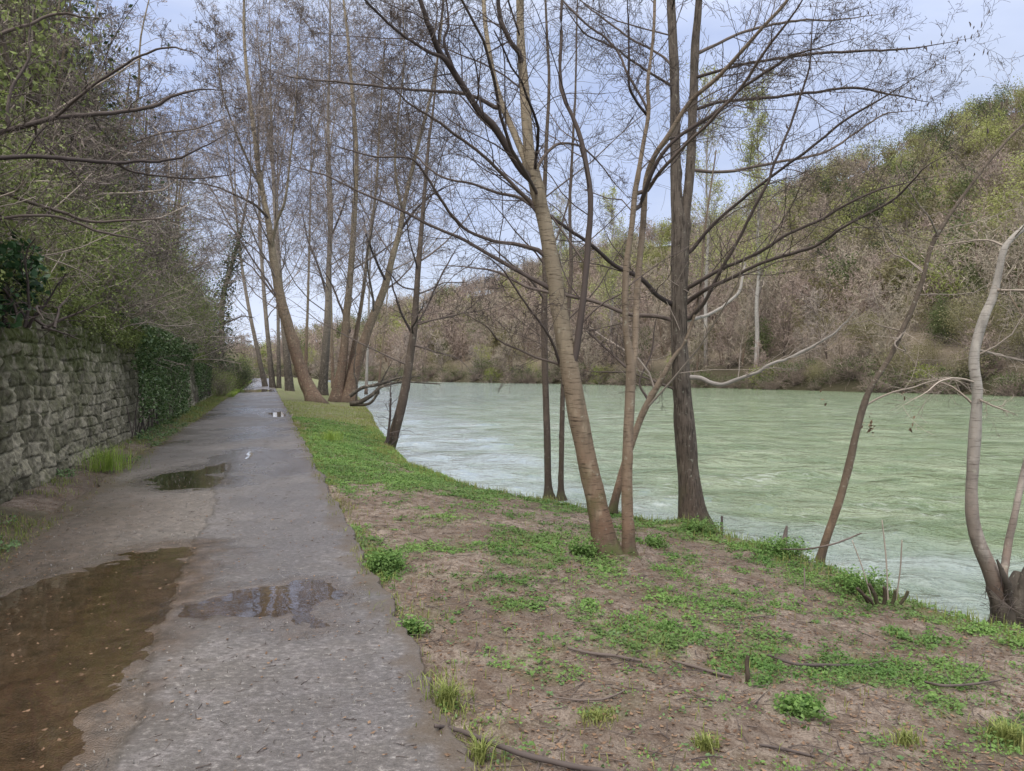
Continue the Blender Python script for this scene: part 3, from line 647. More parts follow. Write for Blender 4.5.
tree('alder_tree', 'slim tan trunk standing close right of the thick tan tree, splitting in two halfway', 'tree', 628, 552,
  [[(629, 560, 17), (628, 535, 15), (627, 490, 13.5), (628, 440, 12.5), (630, 400, 12), (631, 362, 12), (626, 330, 8, -.05), (626, 274, 8, -.1), (632, 225, 7, -.1), (635, 194, 7, -.1), (642, 150, 5.5, -.1), (649, 113, 5, -.1), (648, 85, 4.5, -.1), (653, 40, 4, -.1), (655, -10, 4, -.1), (660, -150, 2, 0)],
   [(632, 372, 8), (635, 350, 8), (637, 295, 8, .1), (643, 225, 7.5, .2), (646, 180, 7, .2), (655, 155, 6.5, .1), (668, 136, 6, .0), (690, 102, 5.5, -.1), (720, 75, 5, -.3), (760, 30, 4.4, -.6), (795, -10, 4, -.8), (860, -110, 2, -1.2)]],
  [[(640, 206, 6), (652, 172, 5.5, -.2), (668, 147, 5, -.3), (695, 125, 4.8, -.4), (724, 105, 4.5, -.5), (745, 85, 4.2, -.7), (775, 66, 4, -.9), (790, 55, 3.5, -1.), (830, 45, 2.2, -1.2), (880, 30, 1, -1.4)],
   [(649, 113, 4), (640, 95, 3.6, .1), (628, 75, 3.4, .2), (616, 50, 3.2, .3), (590, 26, 3, .4), (566, 3, 3, .5), (545, -20, 2, .6)],
   [(649, 118, 4), (630, 88, 3.4, -.2), (628, 50, 3, -.3), (627, -10, 2.4, -.4)],
   [(648, 190, 5), (662, 170, 4.6, -.2), (690, 140, 4.2, -.5), (730, 100, 4, -.9), (770, 45, 3.6, -1.3), (800, 0, 3, -1.6), (830, -40, 2, -1.8)],
   [(625, 366, 4), (610, 352, 3.4, .1), (596, 338, 3.0, .2), (582, 328, 2.2, .4)]],
  [(8, .45, .3, 8, 4, .15, .02, (35, 70), .45)] + L_main[1:], M['barkB'], M['twig'], extra_levels=L_limb, rough=.10, flare=.5, limbmat=M['twig'])

rC, pC, lC = tree('alder_tree', 'big dark furrowed trunk at the water edge with a double stem high up', 'tree', 692, 524,
  [[(693, 534, 36), (691, 505, 31), (688, 470, 28), (685, 430, 27), (681, 380, 24), (679, 330, 22), (679, 280, 21), (679, 230, 21), (676, 190, 15), (675, 130, 14), (674, 60, 12.5), (671, 0, 12, .1), (668, -120, 10, .2), (660, -350, 6, .3)],
   [(682, 320, 12), (684, 255, 13), (686, 210, 13), (690, 170, 12.5), (693, 110, 12), (695, 50, 11), (699, 0, 10, -.1), (706, -130, 8, -.2), (720, -350, 5, -.3)]],
  [[(672, 320, 6), (655, 316, 5.5, .2), (630, 314, 5.5, .4), (600, 303, 5, .7), (580, 298, 5, .9), (566, 295, 4.6, 1.), (530, 288, 4, 1.3), (490, 270, 3, 1.6), (430, 265, 2, 1.9)],
   [(672, 304, 7), (658, 296, 6, -.2), (640, 278, 6, -.4), (615, 265, 5.6, -.6), (592, 246, 5, -.8), (568, 230, 4.8, -1), (550, 217, 4.4, -1.1), (520, 195, 3.6, -1.3), (480, 160, 2.6, -1.6)],
   [(688, 288, 6), (705, 278, 5.4, -.2), (724, 268, 5, -.4), (760, 252, 4.6, -.8), (784, 236, 4.4, -1.1), (820, 220, 4, -1.4), (852, 200, 3.6, -1.7), (900, 185, 2.6, -2.), (935, 176, 1.6, -2.2), (975, 168, 1, -2.3)],
   [(690, 300, 6), (705, 290, 5.4, -.3), (724, 281, 5, -.6), (765, 262, 4.6, -1.), (813, 246, 4.4, -1.5), (850, 225, 4, -1.9), (891, 200, 3.6, -2.3), (915, 180, 3, -2.6), (930, 165, 2.4, -2.8), (985, 130, 1.4, -3.1)],
   [(692, 250, 5), (710, 228, 4.6, -.2), (735, 205, 4.2, -.5), (770, 178, 4, -.9), (800, 155, 3.8, -1.2), (850, 118, 3.4, -1.6), (890, 92, 2.4, -1.9), (960, 52, 1.2, -2.2)],
   [(694, 170, 5), (715, 172, 4.4, .1), (740, 170, 4, .2), (770, 164, 3.8, .3), (830, 150, 3.2, .5), (880, 117, 2.4, .7), (935, 108, 1.4, .8)],
   [(695, 110, 5), (720, 102, 4.4, -.2), (760, 98, 4, -.5), (805, 94, 3.8, -.8), (855, 89, 3.4, -1.1), (910, 99, 2.6, -1.4), (945, 104, 1.6, -1.6)],
   [(694, 78, 5), (715, 72, 4.2, -.2), (745, 64, 3.8, -.6), (785, 57, 3.6, -.9), (830, 52, 3.6, -1.3), (890, 50, 3, -1.7), (940, 43, 2.2, -2), (978, 36, 1.4, -2.2)],
   [(694, 55, 5), (715, 45, 4.2, .2), (750, 30, 3.8, .4), (785, 22, 3.4, .6), (850, 18, 2, .9), (900, 12, 1.2, 1.1)],
   [(690, 318, 6), (706, 300, 5, -.3), (722, 268, 4.5, -.6), (745, 228, 4, -.9), (765, 185, 3.8, -1.2), (790, 130, 3.4, -1.4), (806, 75, 3, -1.6), (815, 20, 2.4, -1.8), (822, -20, 2, -1.9)],
   [(672, 388, 3.5), (655, 382, 3, .3), (630, 373, 2.6, .6), (600, 372, 2.2, .9), (578, 371, 1.4, 1.1)],
   [(674, 68, 4), (660, 55, 3.4, .2), (630, 38, 3, .4), (600, 15, 2.6, .6), (570, -10, 2, .8)],
   [(674, 88, 4), (650, 72, 3.4, -.3), (620, 52, 3, -.6), (585, 32, 2.6, -.9), (560, 0, 2.2, -1.1)]],
  [(8, .5, .3, 8, 5, .15, .02, (45, 80), .3)] + L_main[1:], M['barkC'], M['twig'], extra_levels=L_limb, rough=.15, flare=.7, ws=.88)
# the pale bare limb of the dark tree that reaches over the water
def child_tube(root, name, pts, d, mat, n=40, sides=8, rough=.15, levels=None, twm=None, wig=.0):
    p, r = pxp(pts, d, n, .03); p = wiggle(p, wig); mb = MB(); tubes(mb, p[None], r[None], sides, rough, 12)
    o = mb.build(name, mat, root, root.location)
    if levels:
        mb = MB(); p, r = pxp(pts, d, NP); crown(p[None], r[None], levels, .002, mb); mb.build('twigs', twm, root, root.location)
    return o
dC = rC.location[1]
child_tube(rC, 'limb', [(682, 377, 6), (700, 378, 5.6, -.1), (712, 383, 5.4, -.2), (724, 384, 5, -.3), (738, 379, 4.6, -.4), (756, 373, 4.2, -.5), (774, 363, 3.8, -.6), (800, 354, 4, -.7), (820, 342, 3.5, -.8), (840, 326, 2.5, -.9), (856, 308, 1.4, -1.)], dC, M['twig_pale'], wig=.16, levels=[(9, .25, .4, 8, 4, .2, .0, (25, 55), .5), (4, .2, .45, 5, 3, .25, 0, (30, 60), .5)], twm=M['twig_grey'])['label'] = 'pale bare limb reaching right over the water'
child_tube(rC, 'limb', [(682, 322, 5), (710, 313, 4, .2), (724, 304, 3.6, .3), (738, 290, 4, .4), (744, 270, 3, .5), (745, 262, 2, .5)], dC, M['twig_pale'], wig=.14)

# catkins and cones hanging from the ends of the dark tree's crown
mb = MB(); tips = []
for q in lC[2:10]:
    e = q[9:]; k = rng.integers(0, len(e), 40); tips.append(e[k] + rng.normal(0, .10, (40, 3)) + [0, 0, .03])
tips = np.concatenate(tips); L = rng.uniform(.03, .075, len(tips))
pth = np.stack([tips, tips + np.stack([rng.normal(0, .006, len(tips)), rng.normal(0, .006, len(tips)), -L * .5], 1), tips + np.stack([rng.normal(0, .01, len(tips)), rng.normal(0, .01, len(tips)), -L], 1)], 1)
tubes(mb, pth, np.tile([.003, .007, .002], (len(tips), 1)), 5)
tag(mb.build('catkins', M['twig'], rC, rC.location), kind='stuff')

L_thin = [(7, .3, .28, 7, 4, .16, .03, (35, 65), .45), (7, .2, .5, 6, 3, .22, 0, (30, 60), .5), (5, .15, .5, 4, 3, .25, 0, (30, 60), .6)]
tree('sapling_tree', 'thin straight dark trunk at the water edge left of the thick tan tree', 'tree', 549, 493,
  [[(549, 500, 12), (548, 480, 9), (547, 430, 8.5), (545, 370, 8), (544, 320, 8), (545, 280, 7), (544, 220, 6), (546, 150, 5), (549, 80, 4), (545, -20, 3), (548, -150, 2)]],
  [[(545, 300, 4), (530, 280, 3, -.2), (510, 262, 2.4, -.4), (480, 235, 1.6, -.6)], [(545, 265, 4), (556, 240, 3, .2), (566, 210, 2.4, .3), (575, 160, 1.8, .4)]], L_thin, M['barkD'], M['twig'], extra_levels=L_limb, flare=.5, rough=.1)
tree('sapling_tree', 'very thin dark trunk hidden partly behind the thick tan tree', 'tree', 561, 494,
  [[(561, 500, 10), (561, 480, 7), (562, 430, 6.5), (563, 390, 6), (567, 330, 5.5), (571, 270, 5), (570, 200, 4), (575, 100, 3), (578, -20, 2)]],
  [], L_thin, M['barkD'], M['twig'], flare=.5, rough=.1)
tree('leaning_tree', 'smooth grey brown slanting stem behind the slim tan trunk', 'tree', 614, 505,
  [[(612, 512, 11), (617, 492, 9.5), (626, 460, 9), (640, 420, 8.5), (652, 395, 8), (662, 378, 7), (672, 360, 5.5), (688, 335, 4.5), (700, 290, 3.5), (705, 230, 3), (716, 150, 2)]],
  [[(648, 400, 4), (640, 380, 3, .1), (652, 350, 2.4, .2), (660, 300, 1.6, .3)]], L_thin[1:], M['barkB'], M['twig_grey'], d=10.2, extra_levels=L_limb[1:], flare=.3, rough=.08)

rF, _, _ = tree('sapling_tree', 'slim brown sapling leaning right out over the river', 'tree', 822, 556,
  [[(819, 562, 12), (826, 540, 11.5), (838, 505, 11), (848, 470, 10.5), (856, 435, 9.5), (864, 405, 10), (872, 385, 8), (890, 357, 7.5), (900, 335, 7.5), (912, 310, 7), (922, 280, 6.5), (932, 245, 7), (950, 215, 5.5), (968, 190, 5), (990, 160, 4.5), (1015, 132, 4), (1040, 110, 3.5), (1100, 50, 2)]],
  [[(866, 405, 3), (885, 395, 2.6, -.1), (910, 388, 2.2, -.2), (935, 380, 1.8, -.3), (955, 378, 1.4, -.4), (985, 405, 1.2, -.5)],
   [(925, 272, 3), (905, 258, 2.4, .2), (890, 250, 2, .3), (880, 220, 1.6, .4)],
   [(938, 236, 3), (930, 220, 2.6, -.2), (920, 205, 2.2, -.3), (895, 165, 1.4, -.5)],
   [(905, 330, 3), (895, 345, 2.4, -.1), (905, 352, 2, -.2), (897, 340, 1.2, -.3)]],
  [(8, .35, .22, 7, 3, .2, 0, (35, 75), .4), (5, .2, .5, 5, 3, .25, 0, (30, 60), .5), (3, .2, .5, 4, 3, .25, 0, (30, 60), .6)], M['barkF'], M['twig_grey'], extra_levels=L_limb[1:], flare=.3, rough=.18, ws=.85, limbmat=M['twig_grey'])
mb = MB(); dF = rF.location[1]
for u, v, k in [(870, 420, 10), (873, 430, 8), (862, 425, 5), (912, 424, 4), (909, 429, 3), (822, 397, 5), (905, 398, 4)]:
    leaves(mb, P(u, v, dF) + rng.normal(0, .035, (k, 3)) * [.5, .5, 1.3], .055, aspect=.45)
mb.build('dead_leaves', M['dead_leaf'], rF, rF.location)

rG, _, _ = tree('gnarled_tree', 'pale grey crooked tree on a gnarled dark stump at the right edge', 'tree', 1003, 612,
  [[(1006, 626, 30), (1000, 600, 24), (992, 575, 21), (984, 555, 18), (975, 530, 16), (972, 505, 15.5), (973, 470, 15), (976, 420, 14.5), (977, 390, 14), (974, 365, 14), (976, 345, 12.5), (984, 318, 11), (994, 295, 10), (999, 270, 8.5), (1004, 248, 8), (1014, 236, 7.5), (1030, 222, 7), (1070, 180, 5), (1110, 120, 3)],
   [(1008, 612, 14), (1004, 580, 11, .1), (1008, 545, 10, .2), (1015, 510, 9, .2), (1023, 475, 8, .3), (1034, 430, 7, .3), (1050, 360, 5, .4), (1080, 260, 3, .5)]],
  [[(978, 350, 4), (1000, 355, 3, .2), (1030, 362, 2.4, .3)], [(996, 290, 4), (1015, 291, 3.4, -.2), (1040, 292, 2.6, -.3)], [(976, 398, 3), (1000, 408, 2.4, -.2), (1015, 413, 1.4, -.3)],
   [(975, 382, 2.6), (950, 378, 2.2, -.2), (925, 392, 1.6, -.4), (895, 412, 1, -.5)], [(1004, 246, 3.5), (985, 240, 2.8, .2), (950, 244, 2.2, .4), (915, 250, 1.4, .6)]],
  [(5, .35, .2, 6, 3, .2, 0, (35, 75), .35), (4, .2, .5, 5, 3, .25, 0, (30, 60), .5)], M['barkG'], M['twig_grey'], extra_levels=L_limb[1:], flare=.4, rough=.30, ws=.9, limbmat=M['twig_grey'])
dG = rG.location[1]
for i, pts in enumerate([[(1012, 628, 40), (1016, 612, 30, -.05), (1016, 590, 22, -.05), (1019, 572, 12, 0)], [(1006, 632, 30, -.1), (1002, 612, 22, -.12), (996, 600, 12, -.1), (990, 590, 5, -.08)],
                         [(1010, 605, 10, -.1), (1008, 585, 9, -.12), (1002, 570, 6, -.12), (997, 560, 3, -.12)], [(1018, 602, 14, -.1), (1026, 575, 12, -.1), (1030, 562, 6, -.1)], [(1024, 630, 26, -.1), (1030, 610, 20, -.1), (1036, 590, 12, -.1)], [(996, 622, 14, -.1), (986, 628, 9, -.1), (978, 634, 4, -.1)]]):
    child_tube(rG, 'stump', pts, dG, M['barkK'], rough=.45, sides=12)
mb = MB(); 
st = P(1004, 605, dG - .15) + rng.normal(0, .08, (60, 3)); p, r = grow(st, rng.normal(0, 1, (60, 3)) + [0, -.4, .2], rng.uniform(.1, .3, 60), np.full(60, .003), 5, .3); tubes(mb, p, r, 3)
mb.build('shoots', M['twig'], rG, rG.location)

# leaning tree at the bend of the bank
tree('leaning_tree', 'dark leaning tree with many thin side branches at the bend of the bank', 'tree', 389, 447,
  [[(385, 455, 17), (392, 440, 13), (399, 415, 12), (405, 390, 10.5), (408, 370, 10), (411, 350, 9.5), (414, 330, 9), (416, 300, 7.5), (418, 270, 7), (421, 235, 6), (424, 200, 5), (428, 150, 4), (434, 100, 3), (440, 30, 2)]],
  [[(410, 366, 3), (385, 355, 2.4, -.3), (355, 340, 2, -.6), (320, 322, 1.6, -1), (285, 297, 1.2, -1.4), (240, 278, .9, -2)],
   [(410, 330, 3.4), (402, 315, 3, -.2), (395, 295, 2.6, -.4), (390, 270, 2, -.6)], [(415, 328, 3), (430, 300, 2.6, .3), (448, 262, 2.2, .5), (462, 240, 1.6, .8)],
   [(416, 325, 3), (440, 318, 2.4, -.3), (470, 312, 1.8, -.6), (510, 305, 1, -.9)], [(413, 345, 3), (430, 350, 2.4, -.2), (460, 360, 1.6, -.5), (478, 378, 1, -.7)],
   [(419, 262, 3), (436, 250, 2.6, .2), (455, 232, 2, .5), (480, 200, 1.4, .8)], [(417, 290, 2.6), (400, 285, 2.2, -.3), (380, 262, 1.6, -.6)],
   [(386, 452, 4, -.3), (389, 425, 3.4, -.3), (390, 400, 2.8, -.3), (392, 380, 1.6, -.2)]],
  [(14, .25, .25, 7, 3, .16, .02, (45, 80), .4), (9, .2, .5, 5, 3, .22, 0, (30, 60), .5), (6, .15, .5, 4, 2, .25, 0, (30, 60), .6)], M['barkD'], M['twig'], extra_levels=[(14, .15, .28, 6, 3, .2, .02, (35, 70), .5), (8, .15, .5, 5, 2, .22, 0, (30, 60), .5)], rmin=.0035, rough=.1, flare=.35)

# cluster of old riverside trees beside the path
dH = 34.
L_H = [(22, .2, .36, 9, 5, .14, .04, (35, 65), .30), (11, .2, .5, 7, 3, .2, .03, (30, 60), .5), (8, .15, .5, 5, 2, .24, .0, (30, 65), .5), (5, .15, .5, 4, 2, .25, 0, (30, 65), .6)]
tree('riverside_tree', 'reddish brown old trunk leaning left over the path beside the river', 'tree', 313, 402,
  [[(318, 412, 32), (312, 395, 24), (304, 378, 21), (295, 350, 20), (288, 325, 18), (281, 300, 17), (276, 275, 15), (272, 250, 13), (269, 225, 11), (264, 200, 10, .3), (258, 165, 9, .6), (255, 140, 8, .8), (250, 100, 7, 1), (245, 50, 6, 1.2), (244, 0, 5, 1.4), (248, -80, 3, 1.5)],
   [(276, 275, 8), (271, 255, 7), (276, 225, 6, -.5), (285, 200, 5, -1), (290, 160, 4, -1.4), (296, 100, 3, -1.8), (300, 20, 2, -2)],
   [(262, 190, 6, .3), (250, 165, 5, -.5), (235, 130, 4, -1.4), (222, 90, 3, -2.2), (215, 30, 2, -3)]],
  [[(268, 218, 4), (255, 205, 3.4, -1), (235, 195, 3, -2), (210, 185, 2.4, -3), (170, 180, 1.4, -4)], [(290, 330, 4), (285, 310, 3, .5), (270, 290, 2.6, 1), (245, 262, 2, 1.6), (205, 250, 1.4, 2.2)]],
  L_H, M['barkH'], M['twig_mid'], ws=.68, rmin=.0075, rough=.16, flare=.7, extra_levels=L_H[1:])
tree('riverside_tree', 'dark trunk with a whitish upper stem in the middle of the old riverside trees', 'tree', 323, 395,
  [[(322, 402, 18), (323, 385, 14), (325, 360, 12), (327, 330, 11), (328, 300, 9), (329, 260, 8), (331, 220, 7), (330, 180, 6), (328, 120, 5), (330, 50, 4), (330, -40, 3)]],
  [[(328, 300, 3.4), (318, 265, 3, .4), (308, 240, 2.4, .8), (300, 200, 1.6, 1.2)], [(330, 240, 3), (340, 215, 2.6, -.4), (350, 185, 2, -.8)]], L_H, M['barkK'], M['twig_mid'], ws=.8, rmin=.0075, extra_levels=L_H[1:])
tree('riverside_tree', 'red brown multi stemmed tree fanning out right from one broad base by the river', 'tree', 345, 402,
  [[(338, 410, 30), (338, 392, 22), (341, 375, 18), (344, 350, 15), (346, 320, 13), (349, 290, 12), (352, 255, 11), (354, 220, 9.5), (356, 185, 8.5), (356, 140, 7.5), (352, 90, 6.5), (348, 40, 5.5), (342, -20, 4.5), (340, -100, 3)],
   [(348, 410, 30), (350, 392, 22), (355, 370, 19), (363, 345, 17), (371, 322, 15), (380, 300, 14), (387, 280, 12.5), (393, 255, 11), (400, 230, 10), (404, 205, 8.5), (412, 170, 7.5), (422, 130, 6.5), (432, 90, 5.5), (440, 40, 4.5), (446, -30, 3)],
   [(342, 402, 16), (348, 380, 12, .6), (355, 340, 9, .9), (362, 300, 7, 1.2), (368, 250, 6, 1.6), (376, 190, 5, 1.8), (380, 120, 4, 2), (385, 40, 3, 2.2)],
   [(403, 212, 6), (398, 190, 5.5, -.6), (395, 160, 5, -1), (398, 120, 4, -1.4), (404, 60, 3, -1.8), (402, -10, 2, -2)]],
  [[(350, 330, 4), (340, 305, 3, .5), (332, 285, 2.4, .9), (318, 262, 1.6, 1.4)], [(388, 285, 4), (378, 265, 3.4, -.5), (368, 240, 2.6, -1), (362, 210, 1.8, -1.4)], [(404, 225, 4), (420, 205, 3, -.5), (440, 190, 2.2, -1), (465, 180, 1.4, -1.4)]],
  L_H, M['barkH'], M['twig_mid'], ws=.68, rmin=.0075, rough=.16, flare=.7, extra_levels=L_H[1:])
# drooping dark boughs by the water at the foot of that cluster
tree('fallen_bough', 'dark curved boughs sprawling over the water at the foot of the old trees', 'branch', 352, 404,
  [[(350, 404, 6), (360, 402, 6), (372, 395, 5), (383, 386, 4), (405, 382, 3), (440, 384, 2)], [(350, 396, 5), (362, 388, 4.4), (380, 384, 4), (398, 378, 3), (420, 376, 1.6)], [(352, 405, 4), (368, 404, 4), (376, 396, 3.4), (382, 380, 2.6), (392, 362, 1.4)], [(356, 402, 3), (357, 385, 2.6), (354, 370, 2), (356, 350, 1.4)]],
  [], [(7, .3, .3, 6, 3, .2, .04, (30, 60), .5), (5, .2, .5, 4, 2, .22, 0, (30, 60), .5)], M['barkK'], M['twig'], d=dH - 3, rmin=.004, flare=0)
# row of trees further along the path
for (u, v, top, lean, wd, dd, lab, bk) in [
    (290, 391, (270, 60), -6, 12, 46, 'stout blackish trunk just left behind the leaning riverside tree', 'barkK'),
    (273, 388, (262, 110), -8, 9, 58, 'slim dark trunk with ivy in the row along the far path, nearer the path bend', 'barkK'),
    (266, 387, (238, 150), -14, 8, 66, 'left leaning dark trunk in the row along the far path', 'barkK'),
    (279, 388, (280, 90), -2, 7, 54, 'straight grey trunk in the row along the far path', 'barkK'),
    (305, 388, (312, 70), 2, 6, 56, 'thin upright stem seen between the old riverside trunks', 'barkH'),
    (366, 392, (372, 110), 2, 5, 44, 'thin pale stem rising right behind the multi stemmed tree', 'barkG'),
    (333, 388, (318, 60), 2, 6, 60, 'thin distant stem behind the broad based riverside tree', 'barkH'),
    (378, 392, (398, 170), 3, 4, 40, 'thin brown pole like tree by the water behind the leaning one', 'barkH')]:
    a, b = np.array([u, v + 4.]), np.array(top, float)
    st = [(u, v + 3, wd * 1.25)] + [(u + (b[0] - u) * t + lean * math.sin(t * 3.1), v + (b[1] - 70 - v) * t, wd * (1 - .93 * t)) for t in (.12, .25, .4, .55, .7, .85, 1)]
    st2 = [(st[4][0], st[4][1], wd * .5)] + [(st[4][0] + s_ * 22 * t + 5 * t * t, st[4][1] - 150 * t, wd * (.5 - .35 * t)) for t in (.3, .65, 1) for s_ in [1 if u % 2 else -1]]
    tree('riverside_tree', lab, 'tree', u, v, [st, st2], [], L_H[:1] + [(9, .2, .5, 5, 3, .2, .04, (30, 60), .5), (9, .15, .5, 4, 2, .22, 0, (30, 65), .5)], M[bk], M['twig_mid'], ws=.72, rmin=.008, flare=.2, group='row of bare trees along the far path')
# ================================================================== left side: shrubs, ivy and trees above the wall
def bare_proto(seed, H=10., spread=1., tw='twig', bark='barkD', rmin=.005, fine=True):
    """local-space bare tree meshes (trunk, twigs), returned as an un-placed thing"""
    global rng
    keep = rng; rng = np.random.default_rng(seed)
    k = rng.integers(2, 4); mb = MB(); par = []; rad = []
    for i in range(k):
        lean = rng.normal(0, .22, 2) * spread
        z = np.linspace(-.3, 1, 8); pts = np.stack([lean[0] * z * H * .6 + rng.normal(0, .10, 8) * (z > 0) + .1 * i, lean[1] * z * H * .6 + rng.normal(0, .10, 8) * (z > 0), z * H * rng.uniform(.75, 1.)], 1)
        r = np.linspace(.011, .0015, 8) * H * rng.uniform(.7, 1.1)
        q = resample(np.c_[pts, r], 30); tubes(mb, q[None, :, :3], q[None, :, 3], 8, .12, 5)
        q = resample(np.c_[pts, r], NP); par.append(q[:, :3]); rad.append(q[:, 3])
    cm = MB(); lv = [(14, .2, .34, 7, 4, .18, .03, (35, 65), .4), (8, .2, .55, 6, 3, .22, .02, (30, 60), .5), (7, .15, .5, 4, 2, .25, 0, (30, 65), .55)] + ([(4, .15, .55, 3, 2, .3, 0, (30, 65), .6)] if fine else [])
    crown(np.array(par), np.array(rad), lv, rmin, cm)
    root = empty('bare_tree', (0, 0, 0), 'bare tree', 'tree')
    mb.build('trunk', M[bark], root); cm.build('crown', M[tw], root)
    rng = keep; return root
def bush_proto(seed, leafmat, n=5000, size=.07, rad=(1.3, 1.3, 1.5), twm='twig', lumps=26, flat=0., name='shrub', aspect=.5, twigs=40):
    global rng
    keep = rng; rng = np.random.default_rng(seed)
    root = empty(name, (0, 0, 0), 'shrub', 'shrub')
    mb = MB(); C, pk = blob_points(n, (0, 0, rad[2] * .95), rad, lumps); C[:, 2] = np.abs(C[:, 2])
    leaves(mb, C, size, flat, aspect, np.clip(rng.normal(.5, .2, n) + (pk - .5) * .5, 0, 1)); 
    st = rng.normal(0, .15, (twigs, 3)) * [1, 1, 0]; d = rng.normal(0, .5, (twigs, 3)) + [0, 0, 1]
    p, r = grow(st, d, rng.uniform(.8, 1.5, twigs) * rad[2] * 1.3, np.full(twigs, .018), 9, .18, .03)
    tm = MB(); tubes(tm, p, r, 4); crown(p, r, [(9, .25, .4, 5, 3, .22, 0, (30, 65), .5), (4, .2, .5, 4, 2, .25, 0, (30, 65), .6)], .003, tm)
    tm.build('stems', M[twm], root); mb.build('foliage', M[leafmat], root)
    rng = keep; return root
def at_sw(s, w_, dz=0.):
    x, y = pw(s, w_); return (float(x), float(y), float(slope_z(np.float64(s), np.float64(w_))) + dz)
def place(proto, used, loc, rz, sc, label, group, sz=None):
    if proto.name in used: return copy_tree(proto, loc, rz, sc, label, group, sz)
    used.add(proto.name); proto.location = loc; proto.rotation_euler = (0, 0, rz); proto.scale = (sc, sc, sz or sc); proto['label'] = label
    if group: proto['group'] = group
    return proto
used = set()
bo = [bush_proto(11, 'leaf_olive', 9000, .07, twm='twig_grey', lumps=50), bush_proto(12, 'leaf_olive', 9000, .062, (1.5, 1.4, 1.3), lumps=60, twm='twig_grey'), bush_proto(15, 'leaf_olive', 7500, .058, (1.2, 1.2, 1.8), lumps=46, twigs=50, twm='twig_grey')]
bd = [bush_proto(13, 'leaf_dark', 9000, .075, (1.4, 1.4, 1.6), lumps=50)]
by = [bush_proto(14, 'leaf_spring', 1500, .05, (1.1, 1.1, 1.2), lumps=14)]
bt = [bush_proto(16, 'leaf_olive', 2600, .05, (1.4, 1.4, 1.5), lumps=40, twigs=70, twm='twig_grey')]
for r_ in bo + by + bt: r_['category'] = 'shrub'
GO = 'olive shrubs on the slope above the stone wall'; GB = 'sparse twiggy shrubs on the slope above the stone wall'
LO = 'olive leaved shrub in the dense tangle above the stone wall'; LB = 'sparse brown twiggy shrub in the tangle above the stone wall'
r3 = np.random.default_rng(33)
for i, s in enumerate(np.r_[np.arange(9.5, 30, .95), np.arange(30, 64, 1.9)]):
    for row in range(3):
        w_ = WALL_W + .55 + .5 * (s < 17) + row * 1.5 + r3.uniform(-.35, .45) + (1.8 if s > 46 else 0); k = r3.random()
        sc = r3.uniform(.62, 1.05) * (1 + .14 * row) * (1.25 if s > 30 else 1)
        loc = at_sw(s + r3.uniform(-.4, .4), w_, -.15); rz = r3.uniform(0, 6.28)
        if k < .64: place(bo[r3.integers(3)], used, loc, rz, sc, LO, GO, sc * r3.uniform(.8, 1.15))
        elif k < .76: place(bt[0], used, loc, rz, sc, LB, GB, sc * r3.uniform(.8, 1.2))
        elif k < .95: place(bd[0], used, loc, rz, sc * .8, 'dark evergreen shrub in the tangle above the stone wall', 'dark shrubs above the stone wall')
        else: place(by[0], used, loc, rz, sc * .8, 'shrub with fresh yellow green leaves in the tangle above the stone wall', 'fresh leaved shrubs above the stone wall')
# bushes closing the view at the end of the wall
for s, w_, sc, pr, lab in [(60, 2.9, .9, bd[0], 'dark green rounded bush bulging toward the path at the end of the wall'), (72, 3.6, 1.3, bo[0], 'olive bush on the left verge far down the path'), (47, 3.4, .8, bo[1], 'olive bush spilling over the low far end of the wall')]:
    place(pr, used, at_sw(s, w_, -.3) if w_ > 3.9 else (*[float(k) for k in pw(s, w_)], -.1), 1., sc, lab, None)
# evergreen mass and glossy shrub in the left corner
ev = bush_proto(21, 'leaf_dark', 15000, .10, (1.9, 1.9, 4.0), lumps=70, name='evergreen_tree', twigs=30); ev['category'] = 'tree'
place(ev, used, at_sw(20.2, 6.6, -.2), 0., 1.05, 'tall dark evergreen in the top left corner above the wall', None)
place(ev, used, at_sw(27, 7.0, -.2), 2., .95, 'dark evergreen standing further back on the slope behind the wall', None)
gl = bush_proto(22, 'leaf_holly', 900, .085, (.42, .42, .5), lumps=12, name='glossy_shrub', aspect=.7, twigs=14)
place(gl, used, (-5.83, 8.62, 2.1), 0., 1.15, 'glossy dark green shrub on top of the wall at the left edge', None)
# bare trees on the slope
bp = [bare_proto(41, 9.5, tw='twig_mid'), bare_proto(42, 8.5, 1.3), bare_proto(43, 11., .8, tw='twig_mid', bark='barkH')]
GT = 'bare trees on the wooded slope above the stone wall'; LT = 'bare many branched tree on the wooded slope above the stone wall'
for i in range(46):
    d_ = 14 + 62 * (i / 46) ** 1.3; u_ = r3.uniform(-20, 215); g_ = P(u_, 300, d_); s, w_ = to_sw(g_[0], g_[1])
    if w_ < 4.6: w_ = 4.6 + r3.uniform(0, 2)
    if w_ > 22: continue
    place(bp[i % 3], used, at_sw(s, w_, -.1), r3.uniform(0, 6.28), r3.uniform(.7, 1.05), LT, GT)
LS = 'tall shrubby tree with small olive leaves on the wooded slope above the stone wall'
for i in range(40):
    d_ = 14 + 48 * (i / 40); u_ = r3.uniform(-20, 200); g_ = P(u_, 300, d_); s, w_ = to_sw(g_[0], g_[1]); w_ = max(w_, 5.2 + r3.uniform(0, 2)); sc = r3.uniform(1.2, 1.9)
    if w_ > 20: continue
    dk_ = i % 4 == 3; place(bd[0] if dk_ else bo[i % 3], used, at_sw(s, w_, -.1), r3.uniform(0, 6.28), sc, 'tall dark evergreen shrub on the wooded slope above the stone wall' if dk_ else LS, 'tall dark shrubs on the wooded slope' if dk_ else 'tall olive shrubs on the wooded slope', sc * 1.3)
